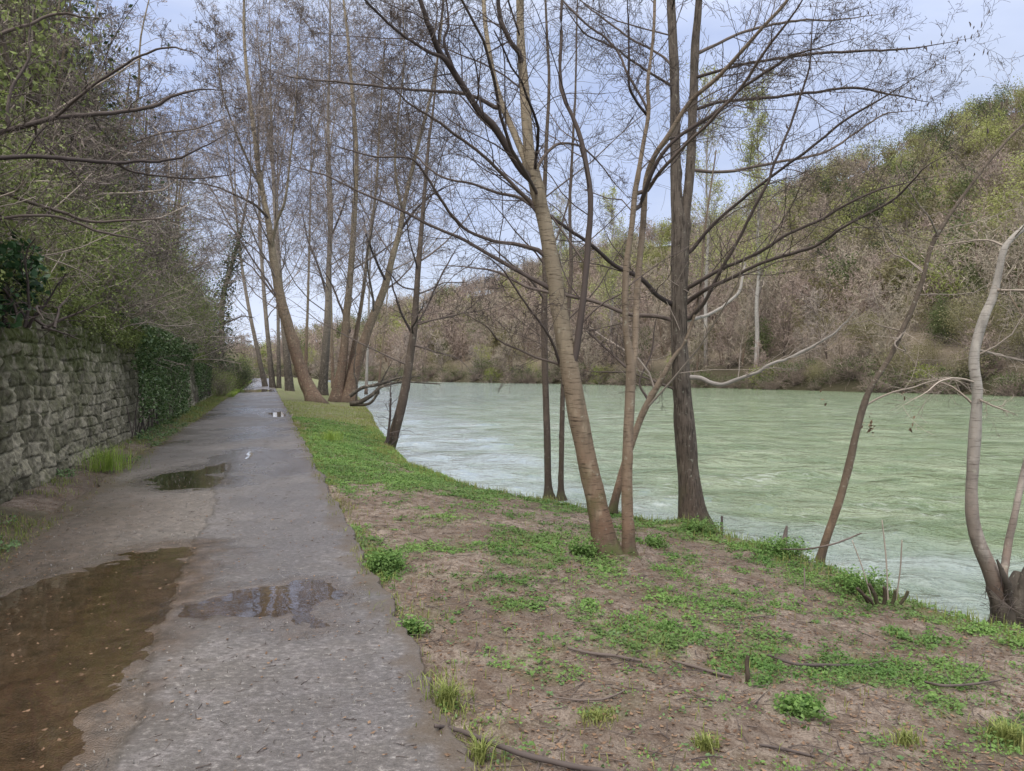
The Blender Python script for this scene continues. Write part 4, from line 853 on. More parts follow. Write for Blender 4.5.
# the near tree on the slope whose dark boughs reach into the frame from the left
x, y, z = at_sw(10.2, 4.75); dL = 8.2
rL = empty('overhanging_tree', (x, y, z), 'dark tree at the left edge sending long bare boughs over the wall', 'tree')
mb = MB(); q = resample(np.array([[x, y, z - .3, .17], [x + .1, y, z + 1.2, .14], [x + .0, y + .1, z + 2.6, .11], [x - .2, y + .2, z + 5, .07], [x - .1, y + .3, z + 8, .02]]), 40); tubes(mb, q[None, :, :3], q[None, :, 3], 12, .12)
mb.build('trunk', M['barkK'], rL, rL.location)
lp = []; lr = []; doneL = []
for pts in [[(-70, 150, 9), (0, 133, 7), (50, 120, 6.4), (110, 112, 5.4, .3), (150, 107, 5, .5), (175, 97, 4.4, .6), (200, 90, 4, .8), (228, 90, 3, 1)],
            [(52, 120, 4.6), (75, 100, 4, -.2), (105, 78, 3.6, -.3), (135, 58, 3.2, -.4), (170, 48, 2.8, -.5), (200, 58, 2.2, -.5), (208, 74, 1.6, -.5)],
            [(-70, 160, 8, -.6), (0, 158, 6, -.6), (40, 157, 5.6, -.5), (80, 159, 5.2, -.4), (115, 163, 4.8, -.2), (150, 161, 4, 0), (175, 158, 3.4, .1), (215, 140, 2.4, .3), (245, 125, 1.4, .5)],
            [(115, 163, 4, -.2), (135, 172, 3.4, 0), (160, 176, 3, .2), (185, 178, 2.6, .4), (225, 176, 1.8, .6), (255, 166, 1.2, .7)],
            [(-50, 170, 6, .6), (23, 200, 4.6, .6), (65, 213, 4.2, .8), (104, 223, 3.6, 1), (150, 218, 2.6, 1.2), (200, 222, 1.6, 1.4)],
            [(-50, 225, 5, -.4), (18, 217, 4, -.3), (60, 217, 3.6, -.1), (104, 232, 3.2, .1), (140, 242, 2.2, .3), (165, 252, 1.2, .5)],
            [(-50, 60, 6, .2), (0, 35, 5, .3), (30, 25, 4.4, .4), (60, 14, 3.6, .5), (110, 18, 2.4, .6)], [(10, 130, 5, 0), (8, 110, 4.6, 0), (14, 85, 4, .1), (30, 50, 3, .2), (26, 0, 2, .3)],
            [(36, 118, 4, 0), (40, 140, 3.2, .1), (70, 170, 2.6, .2), (100, 200, 1.6, .3)]]:
    p, r = pxp(pts, dL, 40); p, r = snap(p, r, [q[:, :3]], doneL, 1.2); p = wiggle(p, .12); n_ = len(p); r = r * np.r_[np.ones(n_ - 10), np.linspace(1, .3, 10)]
    doneL.append((p, r)); m2 = MB(); tubes(m2, p[None], r[None], 8, .12, 12); m2.build('limb', M['twig'], rL, rL.location)
    qv = resample(np.c_[p, r], NP); lp.append(qv[:, :3]); lr.append(qv[:, 3])
cm = MB(); crown(np.array(lp), np.array(lr), [(11, .1, .3, 8, 4, .2, .02, (30, 65), .45), (8, .15, .5, 6, 3, .22, 0, (30, 60), .5), (5, .1, .5, 4, 3, .25, 0, (30, 65), .6)], .0018, cm)
cm.build('twigs', M['twig'], rL, rL.location)
# ivy
def ivy_panel(label, sa, sb, za, zb, n, loc_w=.0, mat='leaf_ivy'):
    s = rng.uniform(sa, sb, n); z = za + (zb - za) * rng.random(n) ** .8
    edge = sst(-.1, .45, 2.4 * fbm(s * .8, z * .9, 40., 5) - .98 + .9 * np.minimum(np.minimum(s - sa, sb - s) / 3.2, .5) - .5 * sst(1.3, .0, (z - za) / .9))
    k = rng.random(n) < edge; s, z = s[k], z[k]
    w_ = WALL_W + .10 * z / 2.2 - .12 - loc_w - rng.random(len(s)) ** 2 * .18 - .18 * (fbm(s * 2, z * 2, 41.) - .3) - .35 * sst(1.7, 2.6, z) + .8 * sst(2.35, 3., z)
    X, Y = pw(s, w_); C = np.stack([X, Y, z], 1); b = C.mean(0); b[2] = za
    root = empty('ivy', b, label, 'ivy'); mb = MB()
    leaves(mb, C, .072, .2, .8); mb.build('foliage', M[mat], root, b)
    m2 = MB(); ns = 40; s0_ = rng.uniform(sa, sb, ns); xx, yy = pw(s0_, WALL_W - .12); p, r = grow(np.stack([xx, yy, np.full(ns, za)], 1), np.tile([0, 0, 1.], (ns, 1)) + rng.normal(0, .15, (ns, 3)) * [.4, 1, 0], rng.uniform(1, 1.8, ns), np.full(ns, .012), 8, .12); tubes(m2, p, r, 4); m2.build('stems', M['twig'], root, b)
ivy_panel('dark green ivy curtain hanging over the far part of the stone wall', 17.5, 29, .15, 3.4, 19000, .12)
ivy_panel('thin ivy patch creeping on the last low stretch of wall', 33, 42, .3, 1.9, 4000)
# ivy clad tree at the end of the wall
# greenery trailing over the top of the wall
for lab, sa, sb, mt, nn in [('grey green trailing shrubs draped over the top of the nearer wall', 9.5, 18, 'leaf_olive', 420), ('light green trailing shrubs spilling over the top of the wall above the ivy', 17, 32, 'leaf_olive', 700), ('olive creepers hanging over the far end of the wall', 31, 46, 'leaf_olive', 420)]:
    s = rng.uniform(sa, sb, nn); s = s[fbm(s * .7, 3.3, 8.) + rng.normal(0, .1, nn) > .42]; nn = len(s); hh = np.minimum(wall_h(s), 2.7); X, Y = pw(s, WALL_W + .15 + rng.random(nn) * .3); st = np.stack([X, Y, hh + .0], 1)
    dv = np.array([.949, .316, .35])[None] + rng.normal(0, .35, (nn, 3)); p, r = grow(st, dv, rng.uniform(.15, .6, nn), np.full(nn, .004), 9, .16, -.16); bb = st.mean(0); root = empty('trailing_plant', bb, lab, 'plant')
    sm = MB(); tubes(sm, p, r, 3); sm.build('stems', M['twig_grey'], root, bb); C = np.repeat(p[:, 1:].reshape(-1, 3), 6, 0); C = C + rng.normal(0, .07, C.shape); fm = MB(); leaves(fm, C, .055, .2, .6); fm.build('foliage', M[mt], root, bb)
b = np.array([*pw(54., 3.6), 0.]); root = empty('ivy_clad_tree', b, 'leaning tree clothed in dark ivy at the far end of the wall', 'tree')
q = resample(np.array([[*b, .22], [b[0] - .1, b[1] + .2, 3.2, .20], [b[0] + .0, b[1] + .3, 6.5, .17], [b[0] + .7, b[1] + .3, 9., .13], [b[0] + 1.5, b[1], 11.6, .09], [b[0] + 2.2, b[1], 15.5, .03]]), 40)
mb = MB(); tubes(mb, q[None, :, :3], q[None, :, 3], 10, .12); mb.build('trunk', M['barkK'], root, b)
k = rng.integers(0, 28, 4200); C = q[k, :3] + rng.normal(0, 1, (4200, 3)) * (q[k, 3:] * .9 + .22) * np.array([1, 1, 1.6]); mb = MB(); leaves(mb, C, .15, .1, .7); mb.build('ivy_leaves', M['leaf_dark'], root, b)
qq_ = q[::2][:16]; cm = MB(); crown(qq_[None, :, :3], qq_[None, :, 3], [(12, .3, .3, 7, 4, .18, .02, (35, 70), .45), (8, .2, .5, 5, 3, .22, 0, (30, 60), .5), (5, .15, .5, 4, 2, .25, 0, (30, 60), .6)], .005, cm); cm.build('twigs', M['twig'], root, b)

# ================================================================== the wooded far bank and hill
FB = [bare_proto(51, 12., 1.2, 'twig_rose', 'barkH', .022, False), bare_proto(52, 10., 1.6, 'twig_rose', 'barkD', .022, False), bare_proto(53, 13., 1.0, 'twig_tan', 'barkH', .022, False), bare_proto(54, 9., 1.5, 'twig_grey', 'barkD', .022, False)]
FO = [bush_proto(61, 'leaf_far_olive', 3000, .24, (3.2, 3.2, 3.6), 'twig_grey', 40, name='leafy_tree', twigs=24), bush_proto(62, 'leaf_far_dark', 3000, .24, (2.8, 2.8, 3.4), 'twig', 36, name='leafy_tree', twigs=20), bush_proto(63, 'leaf_far_spring', 2200, .22, (2.8, 2.8, 3.4), 'twig_grey', 30, name='leafy_tree', twigs=40)]
for r_ in FO: r_['category'] = 'tree'
LFB = {0: 'rosy brown bare tree in the thicket along the far river bank', 1: 'low spreading brown bare tree in the thicket along the far river bank', 2: 'pale stemmed bare tree in the thicket along the far river bank', 3: 'short grey bare tree in the thicket along the far river bank'}
LFO = {0: 'olive brown tree along the far river bank', 1: 'dark evergreen tree along the far river bank', 2: 'yellow green fresh leaved tree along the far river bank'}
r4 = np.random.default_rng(44)
def hp(u, q):
    a, b_, c = hill_pts(np.float64(u), np.float64(q)); return (float(a), float(b_), float(c) - .2)
nfar = 0
u = -60.
while u < 1130:
    for q in (.012, .05, .10, .155):
        uu_ = u + r4.uniform(-14, 14); q_ = max(q + r4.uniform(-.015, .02), .008); dloc = np.interp(uu_, US, DS); sc = r4.uniform(.75, 1.15) * (.72 if q < .02 else 1.)
        right = sst(760, 1000, uu_)
        k = r4.random()
        if k < .74 - .42 * right: i = r4.integers(4); place(FB[i], used, hp(uu_, q_), r4.uniform(0, 6.28), sc, LFB[i], LFB[i].replace('tree', 'trees'))
        else:
            i = int(r4.choice(3, p=[.5 - .15 * right, .2 + .32 * right, .3 - .17 * right])); place(FO[i], used, hp(uu_, q_), r4.uniform(0, 6.28), sc * .8, LFO[i], LFO[i].replace('tree', 'trees'), sc * r4.uniform(.7, 1.))
        nfar += 1
    u += 27 * (1 if u > 350 else 1.2) * (1 - .25 * (u < 700))
# brush at the waterline
br = bush_proto(71, 'leaf_far_dark', 700, .17, (2.0, 2.0, 1.3), 'twig_rose', 26, name='waterside_bush', twigs=90); br['category'] = 'bush'
bg_ = bush_proto(72, 'leaf_spring', 1300, .15, (1.5, 1.5, 1.3), 'twig_grey', 20, name='waterside_bush', twigs=30); bg_['category'] = 'bush'
for u in np.arange(-40, 1120, 11.):
    uu_ = u + r4.uniform(-6, 6); place(br, used, hp(uu_, r4.uniform(-.006, .018)), r4.uniform(0, 6.28), r4.uniform(.5, 1.3) * (1.3 if uu_ < 600 else 1), 'brown twiggy bush overhanging the water on the far bank', 'brown bushes along the far waterline')
for u, lab in [(492, 'yellow green bush at the far waterline left of the thick tan tree'), (600, 'yellow green bush at the far waterline just right of the thick tan tree'), (765, 'yellow green bush at the far waterline right of the big dark trunk'), (925, 'bright green bush at the far waterline behind the slim leaning sapling')]:
    place(bg_, used, hp(u, .004), u, 1.35, lab, None)
# pale poplars with first leaves
def poplar(label, u, q, H, d=None):
    b = np.array(hp(u, q)); root = empty('poplar_tree', b, label, 'tree')
    z = np.linspace(-.3, H, 9); pts = np.stack([b[0] + rng.normal(0, .15, 9), b[1] + rng.normal(0, .15, 9), b[2] + z], 1); r = np.linspace(.32, .04, 9)
    qv = resample(np.c_[pts, r], 40); mb = MB(); tubes(mb, qv[None, :, :3], qv[None, :, 3], 8, .1); mb.build('trunk', M['barkG'], root, b)
    qv = resample(np.c_[pts, r], NP); cm = MB(); _, last = crown(qv[None, :, :3], qv[None, :, 3], [(44, .25, .22, 8, 3, .12, .12, (25, 50), .4), (8, .2, .45, 5, 2, .2, .05, (30, 55), .5), (6, .2, .5, 4, 2, .2, 0, (30, 55), .5)], .02, cm); cm.build('twigs', M['twig_grey'], root, b)
    C = last[:, 1:].reshape(-1, 3); C = C[fbm(C[:, 0] * .35, C[:, 1] * .35, C[:, 2] * .3) + rng.normal(0, .12, len(C)) > .50]; C = np.repeat(C, 2, 0) + rng.normal(0, .3, (len(C) * 2, 3)); mb = MB(); leaves(mb, C, .21, 0, .8); mb.build('foliage', M['leaf_poplar'], root, b)
poplar('tall pale green poplar across the river seen right of the big dark trunk', 757, .03, 35)
poplar('tall pale green poplar across the river seen behind the big dark trunk', 706, .04, 40)
poplar('pale green poplar across the river seen behind the thick tan tree', 560, .05, 30)
poplar('pale green poplar across the river seen left of the slim tan trunk', 612, .06, 28)

# hillside wood: one continuous mass of crowns
def wood():
    mbs = {k: MB() for k in ('rose', 'olive', 'dark', 'spring', 'tan')}
    r5 = np.random.default_rng(55); n = 0
    while n < 1500:
        u = r5.uniform(-250, 1250); q = r5.uniform(.12, 1.02) ** 1.0
        a, b_, c = hill_pts(np.float64(u), np.float64(q)); base = np.array([a, b_, c]); n += 1
        f = fbm(a * .02, b_ * .02 + c * .03, 60.); g = fbm(a * .05, b_ * .05, 61.)
        right = sst(780, 1000, u); 
        p_dark = .07 + .16 * right + .25 * sst(.85, 1.0, q); p_olive = .17 + .2 * right; p_spring = .06 + .22 * sst(.5, .62, f) + .12 * right * (q < .8)
        k = r5.random(); kind = 'dark' if k < p_dark else 'olive' if k < p_dark + p_olive else 'spring' if k < p_dark + p_olive + p_spring else ('rose' if r5.random() < .7 else 'tan')
        H = r5.uniform(6, 10); Rr = H * r5.uniform(.30, .45)
        if kind in ('rose', 'tan'):
            st = np.repeat(base[None], 14, 0) + r5.normal(0, .2, (14, 3)); d = r5.normal(0, .38, (14, 3)) + [0, 0, 1]
            p, r = grow(st, d, H * r5.uniform(.7, 1.1, 14), np.full(14, .08), 6, .12, .03); tubes(mbs[kind], p, r, 2)
            crown(p, r, [(9, .3, .35, 4, 2, .2, .03, (30, 60), .5), (5, .2, .5, 3, 2, .2, 0, (30, 60), .7)], .035, mbs[kind])
        else:
            C, pk = blob_points(760, base + [0, 0, H * .55], (Rr, Rr, H * .5), 22); leaves(mbs[kind], C, .40 if kind != 'spring' else .36, 0, .7, np.clip(r5.normal(.5, .3) + (pk - .5) * .6, 0, 1))
    for k, mt, nm in (('rose', 'twig_rose', 'bare_wood'), ('tan', 'twig_tan', 'bare_wood'), ('olive', 'leaf_far_olive', 'hillside_wood'), ('dark', 'leaf_far_dark', 'evergreen_wood'), ('spring', 'leaf_far_spring', 'fresh_leaved_wood')):
        lab = {'rose': 'rosy brown leafless woodland covering the hillside across the river', 'tan': 'greyish tan leafless woodland scattered over the hillside across the river', 'olive': 'olive green woodland on the hillside across the river', 'dark': 'dark evergreen woodland near the crest of the hill', 'spring': 'fresh yellow green woodland on the right of the hillside'}[k]
        tag(mbs[k].build(nm, M[mt]), lab, 'woodland', kind='stuff')
wood()
# ================================================================== ground cover on the near bank
r6 = np.random.default_rng(66)
def scatter_bank(n, ymin=2.2, ymax=26, pw_=1.0):
    y = ymin * (ymax / ymin) ** r6.random(n); xp = path_x(y); xe = edge_x(y); x = xp + (np.minimum(xe + .35, 30) - xp) * r6.random(n); z = bank_z(x, y); return x, y, z
def rosettes(mb, base, nl, lsz, hgt, rad, tone):
    """small broad-leaved plants: nl leaves round each base"""
    n = len(base); B = np.repeat(base, nl, 0); h = np.repeat(hgt, nl)[:, None]; rd = np.repeat(rad, nl)
    a = r6.random(n * nl) * 6.283; q = np.sqrt(r6.random(n * nl)) * rd
    C = B + np.stack([np.cos(a) * q, np.sin(a) * q, np.zeros_like(a)], 1) + np.array([0, 0, 1.]) * h * r6.uniform(.3, 1., (n * nl, 1))
    leaves(mb, C, np.repeat(lsz, nl), .55, .75, np.clip(np.repeat(tone, nl) + r6.normal(0, .18, n * nl), 0, 1))
x, y, z = scatter_bank(90000); g = green_at(x, y, z); k = (r6.random(len(x)) < g * 1.0 * sst(.31, .50, fbm(x * 7, y * 7, 77.))) & (z > WALL_W * 0 - .6)
b = np.stack([x, y, z], 1)[k]; nb = len(b); tn = np.clip(fbm(b[:, 0] * 1.3, b[:, 1] * 1.3, 70.) * 1.6 - .3, 0, 1)
far = 1 + .05 * np.maximum(b[:, 1] - 6, 0)
mb = MB(); rosettes(mb, b, 7, (.017 + .005 * sst(3, 6, b[:, 1])) * far * r6.uniform(.6, 1.5, nb), .03 * r6.uniform(.2, 1.6, nb), .045 * far, tn)
tag(mb.build('ground_cover', M['leaf_weed'], smooth=False), 'low green broad leaved weeds spreading in patches over the muddy bank', 'weeds', kind='stuff')
x, y, z = scatter_bank(26000); g = green_at(x, y, z); k = (r6.random(len(x)) < .06 + .22 * g)
b = np.stack([x, y, z], 1)[k]; nb = len(b)
mb = MB(); rosettes(mb, b, 5, .018 * r6.uniform(.6, 1.4, nb), .02 * r6.uniform(.3, 1.5, nb), np.full(nb, .04), np.full(nb, .45))
tag(mb.build('seedlings', M['leaf_weed2'], smooth=False), 'tiny dull green seedlings sprinkled over the bare mud of the bank', 'weeds', kind='stuff')
def blades(mb, B, L, wd, lean=.5, tone=None):
    n = len(B); a = r6.random(n) * 6.283; d = np.stack([np.cos(a), np.sin(a), 0 * a], 1) * (lean * r6.random(n))[:, None]; L = np.broadcast_to(L, (n,))[:, None] * r6.uniform(.5, 1.2, (n, 1))
    s = np.stack([-np.sin(a), np.cos(a), 0 * a], 1); up = np.array([0, 0, 1.])
    p0 = B; p1 = B + (up * .6 + d * .35) * L; p2 = B + (up * .85 + d * 1.1) * L
    P_ = np.stack([p0, p1, p2], 1); w_ = np.array([1, .8, .1])[None, :, None] * wd
    V = np.stack([P_ - s[:, None] * w_, P_ + s[:, None] * w_], 2); i = np.arange(n * 6).reshape(n, 3, 2)
    Q = np.stack([i[:, :-1, 0], i[:, :-1, 1], i[:, 1:, 1], i[:, 1:, 0]], -1); mb.add(V, Q, np.repeat(r6.random(n) if tone is None else tone, 6))
# grass: thin over the bank, thick along the water edge, and short along both path edges
x, y, z = scatter_bank(60000, 2.2, 40); g = green_at(x, y, z); e = np.abs(edge_x(y) - .1 - x); k = r6.random(len(x)) < np.clip(.04 + .25 * g + .5 * sst(.55, .1, e) + .35 * sst(.35, 0., x - path_x(y)) + .5 * sst(13, 22, y), 0, 1) * sst(.25, .5, fbm(x * 2.5, y * 2.5, 90.))
b = np.stack([x, y, z], 1)[k]; mb = MB(); blades(mb, b, .07 + .06 * sst(.6, .1, e[k]), .0022 * (1 + .06 * b[:, 1:2, None]))
tag(mb.build('grass', M['grass'], smooth=False), 'sparse yellowish green grass blades along the bank edges', 'grass', kind='stuff')
s = 2.6 * (30 / 2.6) ** r6.random(7000); w_ = r6.normal(-.05, .07, len(s)); x, y = pw(s, w_); k = r6.random(len(s)) < sst(.42, .60, fbm(s * 1.6, 4.4, 5.))
b = np.stack([x, y, np.where(w_ > .02, .0, -.05)], 1)[k]; mb = MB(); b = b[r6.random(len(b)) < .45 + .3 * sst(4, 8, b[:, 1])]; blades(mb, b, .06, .0022 * (1 + .06 * b[:, 1:2, None]), .9)
tag(mb.build('edge_grass', M['grass'], smooth=False), 'grass creeping over the right edge of the path', 'grass', kind='stuff')
# verge at the wall foot
s = 3.5 * (70 / 3.5) ** r6.random(26000); w_ = r6.uniform(2.85, WALL_W - .02, len(s)); x, y = pw(s, w_); k = r6.random(len(s)) < sst(.40, .6, fbm(x * 1.6, y * 1.6, 4.)) * .5 + .6 * sst(16, 34, s)
b = np.stack([x, y, -.045 + .13 * sst(2.8, 3.7, w_)], 1)[k]; mb = MB(); blades(mb, b, .09 + .07 * sst(20, 40, s[k]), .0025 * (1 + .05 * b[:, 1:2, None]), .8)
tag(mb.build('verge_grass', M['grass'], smooth=False), 'thin grass growing at the foot of the stone wall', 'grass', kind='stuff')
s = r6.uniform(46, 110, 16000); w_ = 2.6 + 6 * r6.random(len(s)) ** 1.5; x, y = pw(s, w_); mb = MB(); blades(mb, np.stack([x, y, np.full(len(s), -.02)], 1), .28, .012, .7)
tag(mb.build('verge_grass', M['grass_bright'], smooth=False), 'bright green grass on the left of the far end of the path', 'grass', kind='stuff')
# weeds on the verge
mb = MB(); s = 4 * (60 / 4) ** r6.random(5000); w_ = r6.uniform(2.95, WALL_W + .05, len(s)); x, y = pw(s, w_); k = r6.random(len(s)) < sst(.48, .62, fbm(x * 1.1, y * 1.1, 14.)) * .8
b = np.stack([x, y, -.02 + .13 * sst(2.8, 3.7, w_)], 1)[k]; nb = len(b); rosettes(mb, b, 6, .03 * r6.uniform(.6, 1.4, nb) * (1 + .02 * b[:, 1]), .05 * r6.uniform(.3, 1.5, nb), np.full(nb, .07), r6.random(nb) * .6)
tag(mb.build('verge_weeds', M['leaf_weed2'], smooth=False), 'dull green weeds and moss along the wall foot', 'weeds', kind='stuff')
# dead leaves and fine twigs
x, y, z = scatter_bank(15000, 2.3, 18); mb = MB(); leaves(mb, np.stack([x, y, z + .008], 1), .028, .9, .55)
s = 3 * (30 / 3) ** r6.random(5200); w_ = np.where(r6.random(len(s)) < .75, 3.4 - np.abs(r6.normal(0, .35, len(s))), r6.uniform(.05, 3, len(s))); x, y = pw(s, np.minimum(w_, 3.6)); leaves(mb, np.stack([x, y, .012 + .10 * sst(2.9, 3.7, w_)], 1), .024, .9, .6)
tag(mb.build('leaf_litter', M['dead_leaf'], smooth=False), 'brown dead leaves scattered on the mud and along the path edges', 'dead leaves', kind='stuff')
def litter(x, y, z, lmin, lmax, r):
    n = len(x); a = r6.random(n) * 6.283; p, rr_ = grow(np.stack([x, y, z], 1), np.stack([np.cos(a), np.sin(a), r6.normal(0, .05, n)], 1), r6.uniform(lmin, lmax, n), r * r6.uniform(.6, 1.4, n), 5, .18, 0); p[:, :, 2] = p[:, :, 2] * .2 + z[:, None] * .8; return p, rr_
mb = MB(); x, y, z = scatter_bank(2600, 2.3, 14); p, r = litter(x, y, z + .012, .05, .28, np.full(len(x), .0028)); tubes(mb, p, r, 4)
nl_ = 1000; s = 3.0 * (18 / 3.0) ** r6.random(nl_); w_ = r6.uniform(.03, 3.1, nl_); x, y = pw(s, w_); dry = (sdf_poly(x, y, PUD['muddy']['xy']) > .05) & (sdf_poly(x, y, PUD['mirror']['xy']) > .02); x, y = x[dry], y[dry]; p, r = litter(x, y, np.full(len(x), .006), .012, .08, np.full(len(x), .002)); tubes(mb, p, r, 4)
tag(mb.build('twig_litter', M['twig'], smooth=True), 'small dark dead twigs littering the mud and the path', 'twigs', kind='stuff')
# loose grit on the path
nst = 2600; s = 3.0 * (14 / 3.0) ** r6.random(nst); w_ = r6.uniform(.05, 3.2, nst) ; x, y = pw(s, w_); mb = MB()
dry = (sdf_poly(x, y, PUD['muddy']['xy']) > .06) & (sdf_poly(x, y, PUD['mirror']['xy']) > .03); s, w_, x, y = s[dry], w_[dry], x[dry], y[dry]; nst = len(s)
a = r6.random((nst, 1)) * 6.283 + np.arange(5) * 1.2566; rad = r6.uniform(.002, .0055, (nst, 1)) * r6.uniform(.7, 1.3, (nst, 5))
lowv = np.stack([x[:, None] + np.cos(a) * rad, y[:, None] + np.sin(a) * rad, np.full_like(a, -.002)], -1); top = np.stack([x[:, None] + np.cos(a) * rad * .6, y[:, None] + np.sin(a) * rad * .6, np.broadcast_to(.004 + rad[:, :1] * .8, a.shape)], -1)
V = np.concatenate([lowv, top], 1); i = np.arange(nst)[:, None] * 10 + np.arange(5)[None]; j = np.arange(nst)[:, None] * 10 + (np.arange(5)[None] + 1) % 5
Q = np.stack([i, j, j + 5, i + 5], -1).reshape(-1, 4); cap = np.stack([i[:, 0] + 5, i[:, 1] + 5, i[:, 2] + 5, i[:, 3] + 5], -1); cap2 = np.stack([i[:, 0] + 5, i[:, 3] + 5, i[:, 4] + 5, i[:, 4] + 5], -1)
mb.add(V, np.concatenate([Q, cap]), np.repeat(r6.random(nst), 10))
m_, n, out = material('grit'); finish(n, out, n.mix(n.attr('tone'), (.10, .095, .09, 1), (.40, .38, .36, 1)), .8); M['grit'] = m_
tag(mb.build('grit', M['grit'], smooth=False), 'small pale stone grit loose on the path', 'grit', kind='stuff')

# ------------------------------------------------------------------ distinct weed clumps and grass tufts
def clump(name, cat, u, v, label, n, rad, h, mat, lsz=.03, grass=0, zf=None):
    if zf is None: dd, z = base_d(u, v); b = P(u, v, dd)
    else: b = G(u, v, zf)
    root = empty(name, b, label, cat); mb = MB()
    a = r6.random(n) * 6.283; q = np.abs(r6.normal(0, .5, n)) * rad; B = b + np.stack([np.cos(a) * q, np.sin(a) * q, np.zeros(n)], 1)
    if grass: blades(mb, B, h, .003, 1.0); mb.build('blades', M[mat], root, b, smooth=False)
    else:
        st = MB(); p, r = grow(B, np.stack([np.cos(a) * .5, np.sin(a) * .5, np.ones(n)], 1), h * r6.uniform(.4, 1.1, n) * np.exp(-(q / rad) ** 2 * .8), np.full(n, .0016), 4, .15); tubes(st, p, r, 3); st.build('stems', M[mat], root, b)
        C = np.repeat(p[:, 1:].reshape(-1, 3), 4, 0); C = C + r6.normal(0, lsz * .7, C.shape); leaves(mb, C, lsz, .4, .65); mb.build('foliage', M[mat], root, b, smooth=False)
clump('weed_clump', 'weed', 384, 572, 'bushy green weed clump on the mud by the right edge of the path', 170, .17, .20, 'leaf_weed')
clump('weed_clump', 'weed', 412, 632, 'small green weed beside the path edge below the bushy clump', 40, .08, .09, 'leaf_weed')
clump('weed_clump', 'weed', 583, 555, 'leafy green weed at the left foot of the thick tan tree', 70, .14, .18, 'leaf_weed')
clump('weed_clump', 'weed', 655, 545, 'leafy weed at the right foot of the slim tan trunk', 50, .16, .12, 'leaf_weed')
clump('weed_clump', 'weed', 800, 712, 'round clump of green weeds low in the right foreground', 70, .17, .06, 'leaf_weed')
clump('weed_clump', 'weed', 862, 592, 'tall green weeds on the bank edge by the cut shoots', 120, .28, .22, 'leaf_weed')
clump('weed_clump', 'weed', 785, 552, 'green weeds on the bank edge left of the leaning sapling', 100, .3, .16, 'leaf_weed')
clump('weed_clump', 'weed', 700, 530, 'green weeds round the foot of the big dark trunk', 90, .32, .15, 'leaf_weed')
clump('grass_tuft', 'grass', 448, 706, 'yellow green grass tuft against the right path edge', 130, .07, .13, 'grass', grass=1)
clump('grass_tuft', 'grass', 480, 762, 'grass tuft under the thick stick at the bottom edge', 90, .07, .11, 'grass', grass=1)
clump('grass_tuft', 'grass', 597, 718, 'flat mossy yellow tuft in the foreground mud', 260, .12, .035, 'grass', grass=1)
clump('grass_tuft', 'grass', 705, 748, 'small mossy green tuft low in the middle foreground', 160, .07, .06, 'grass', grass=1)
clump('grass_tuft', 'grass', 1006, 742, 'yellowish grass tuft in the bottom right corner', 260, .12, .10, 'grass', grass=1)
clump('grass_tuft', 'grass', 905, 742, 'small grass tuft on the mud left of the bottom right corner', 110, .08, .07, 'grass', grass=1)
clump('grass_tuft', 'grass', 108, 470, 'bright green fern like tuft at the foot of the stone wall', 420, .50, .42, 'grass_bright', grass=1, zf=0.03)
clump('grass_tuft', 'grass', 330, 440, 'green grass tuft on the path edge by the bend of the bank', 300, .5, .25, 'grass_bright', grass=1, zf=-.08)

# ------------------------------------------------------------------ sticks, stubs and cut shoots
def stick(name, cat, label, pts, z0=.012, mat='twig', levels=None, sides=8, amp=.01):
    """pts: (u, v, width_px, height above ground)"""
    A = []
    for u, v, wd, hh in pts:
        g = G(u, v, 0.)
        zz = 0.
        for k in range(10):
            s_, ww_ = to_sw(g[0], g[1]); zz = 0. if ww_ > 0.02 else max(float(bank_z(g[0], g[1])), -.5)
            g = G(u, v, zz + hh)
        A.append([*g, wd * .5 / F * g[1]])
    A = np.array(A); A[:, 3] *= .8; q = resample(A, 40); c = q[0, :3].copy(); root = empty(name, c, label, cat)
    q[:, :3] += amp * 2.2 * (np.stack([fbm(q[:, 0] * 7 + k, q[:, 1] * 7, k, 5) for k in range(3)], 1) - .5) * [1, 1, .3]
    e0 = q[:1].copy(); e1 = q[-1:].copy(); e0[0, 3] = e1[0, 3] = .0003; e0[0, :3] += (q[0, :3] - q[1, :3]) * .08; e1[0, :3] += (q[-1, :3] - q[-2, :3]) * .08; qc = np.vstack([e0, q, e1])
    mb = MB(); tubes(mb, qc[None, :, :3], qc[None, :, 3], sides, .30, 22); mb.build('shaft', M[mat], root, c)
    if levels:
        cm = MB(); crown(q[None, ::2, :3], q[None, ::2, 3], levels, .0014, cm); cm.build('twigs', M[mat], root, c)
    return root
stick('fallen_stick', 'stick', 'thick dark stick lying across the path edge at the bottom of the frame', [(436, 726, 5, .03), (452, 729, 6, .04), (475, 736, 6.5, .055), (505, 748, 7, .06), (535, 758, 8, .025), (565, 765, 7.5, .02), (600, 771, 7, .02), (650, 780, 6, .02)])
stick('fallen_stick', 'stick', 'thin dark stick on the mud left of the upright stub', [(568, 648, 3, .015), (590, 653, 4, .02), (615, 656, 4, .02), (640, 661, 3.4, .015)], levels=[(3, .2, .3, 5, 3, .2, 0, (20, 50), .5)])
stick('fallen_stick', 'stick', 'dark stick lying just left of the small upright stub', [(672, 661, 3, .015), (695, 667, 4, .02), (715, 673, 4, .02), (732, 677, 3, .015)])
stick('fallen_branch', 'branch', 'long forked dead branch lying right of the upright stub', [(768, 655, 3, .02), (795, 664, 4, .03), (825, 665, 4, .03), (850, 666, 3, .03), (880, 667, 2.4, .02)], levels=[(4, .15, .35, 6, 3, .15, 0, (20, 50), .6), (3, .2, .5, 4, 3, .2, 0, (25, 55), .6)])
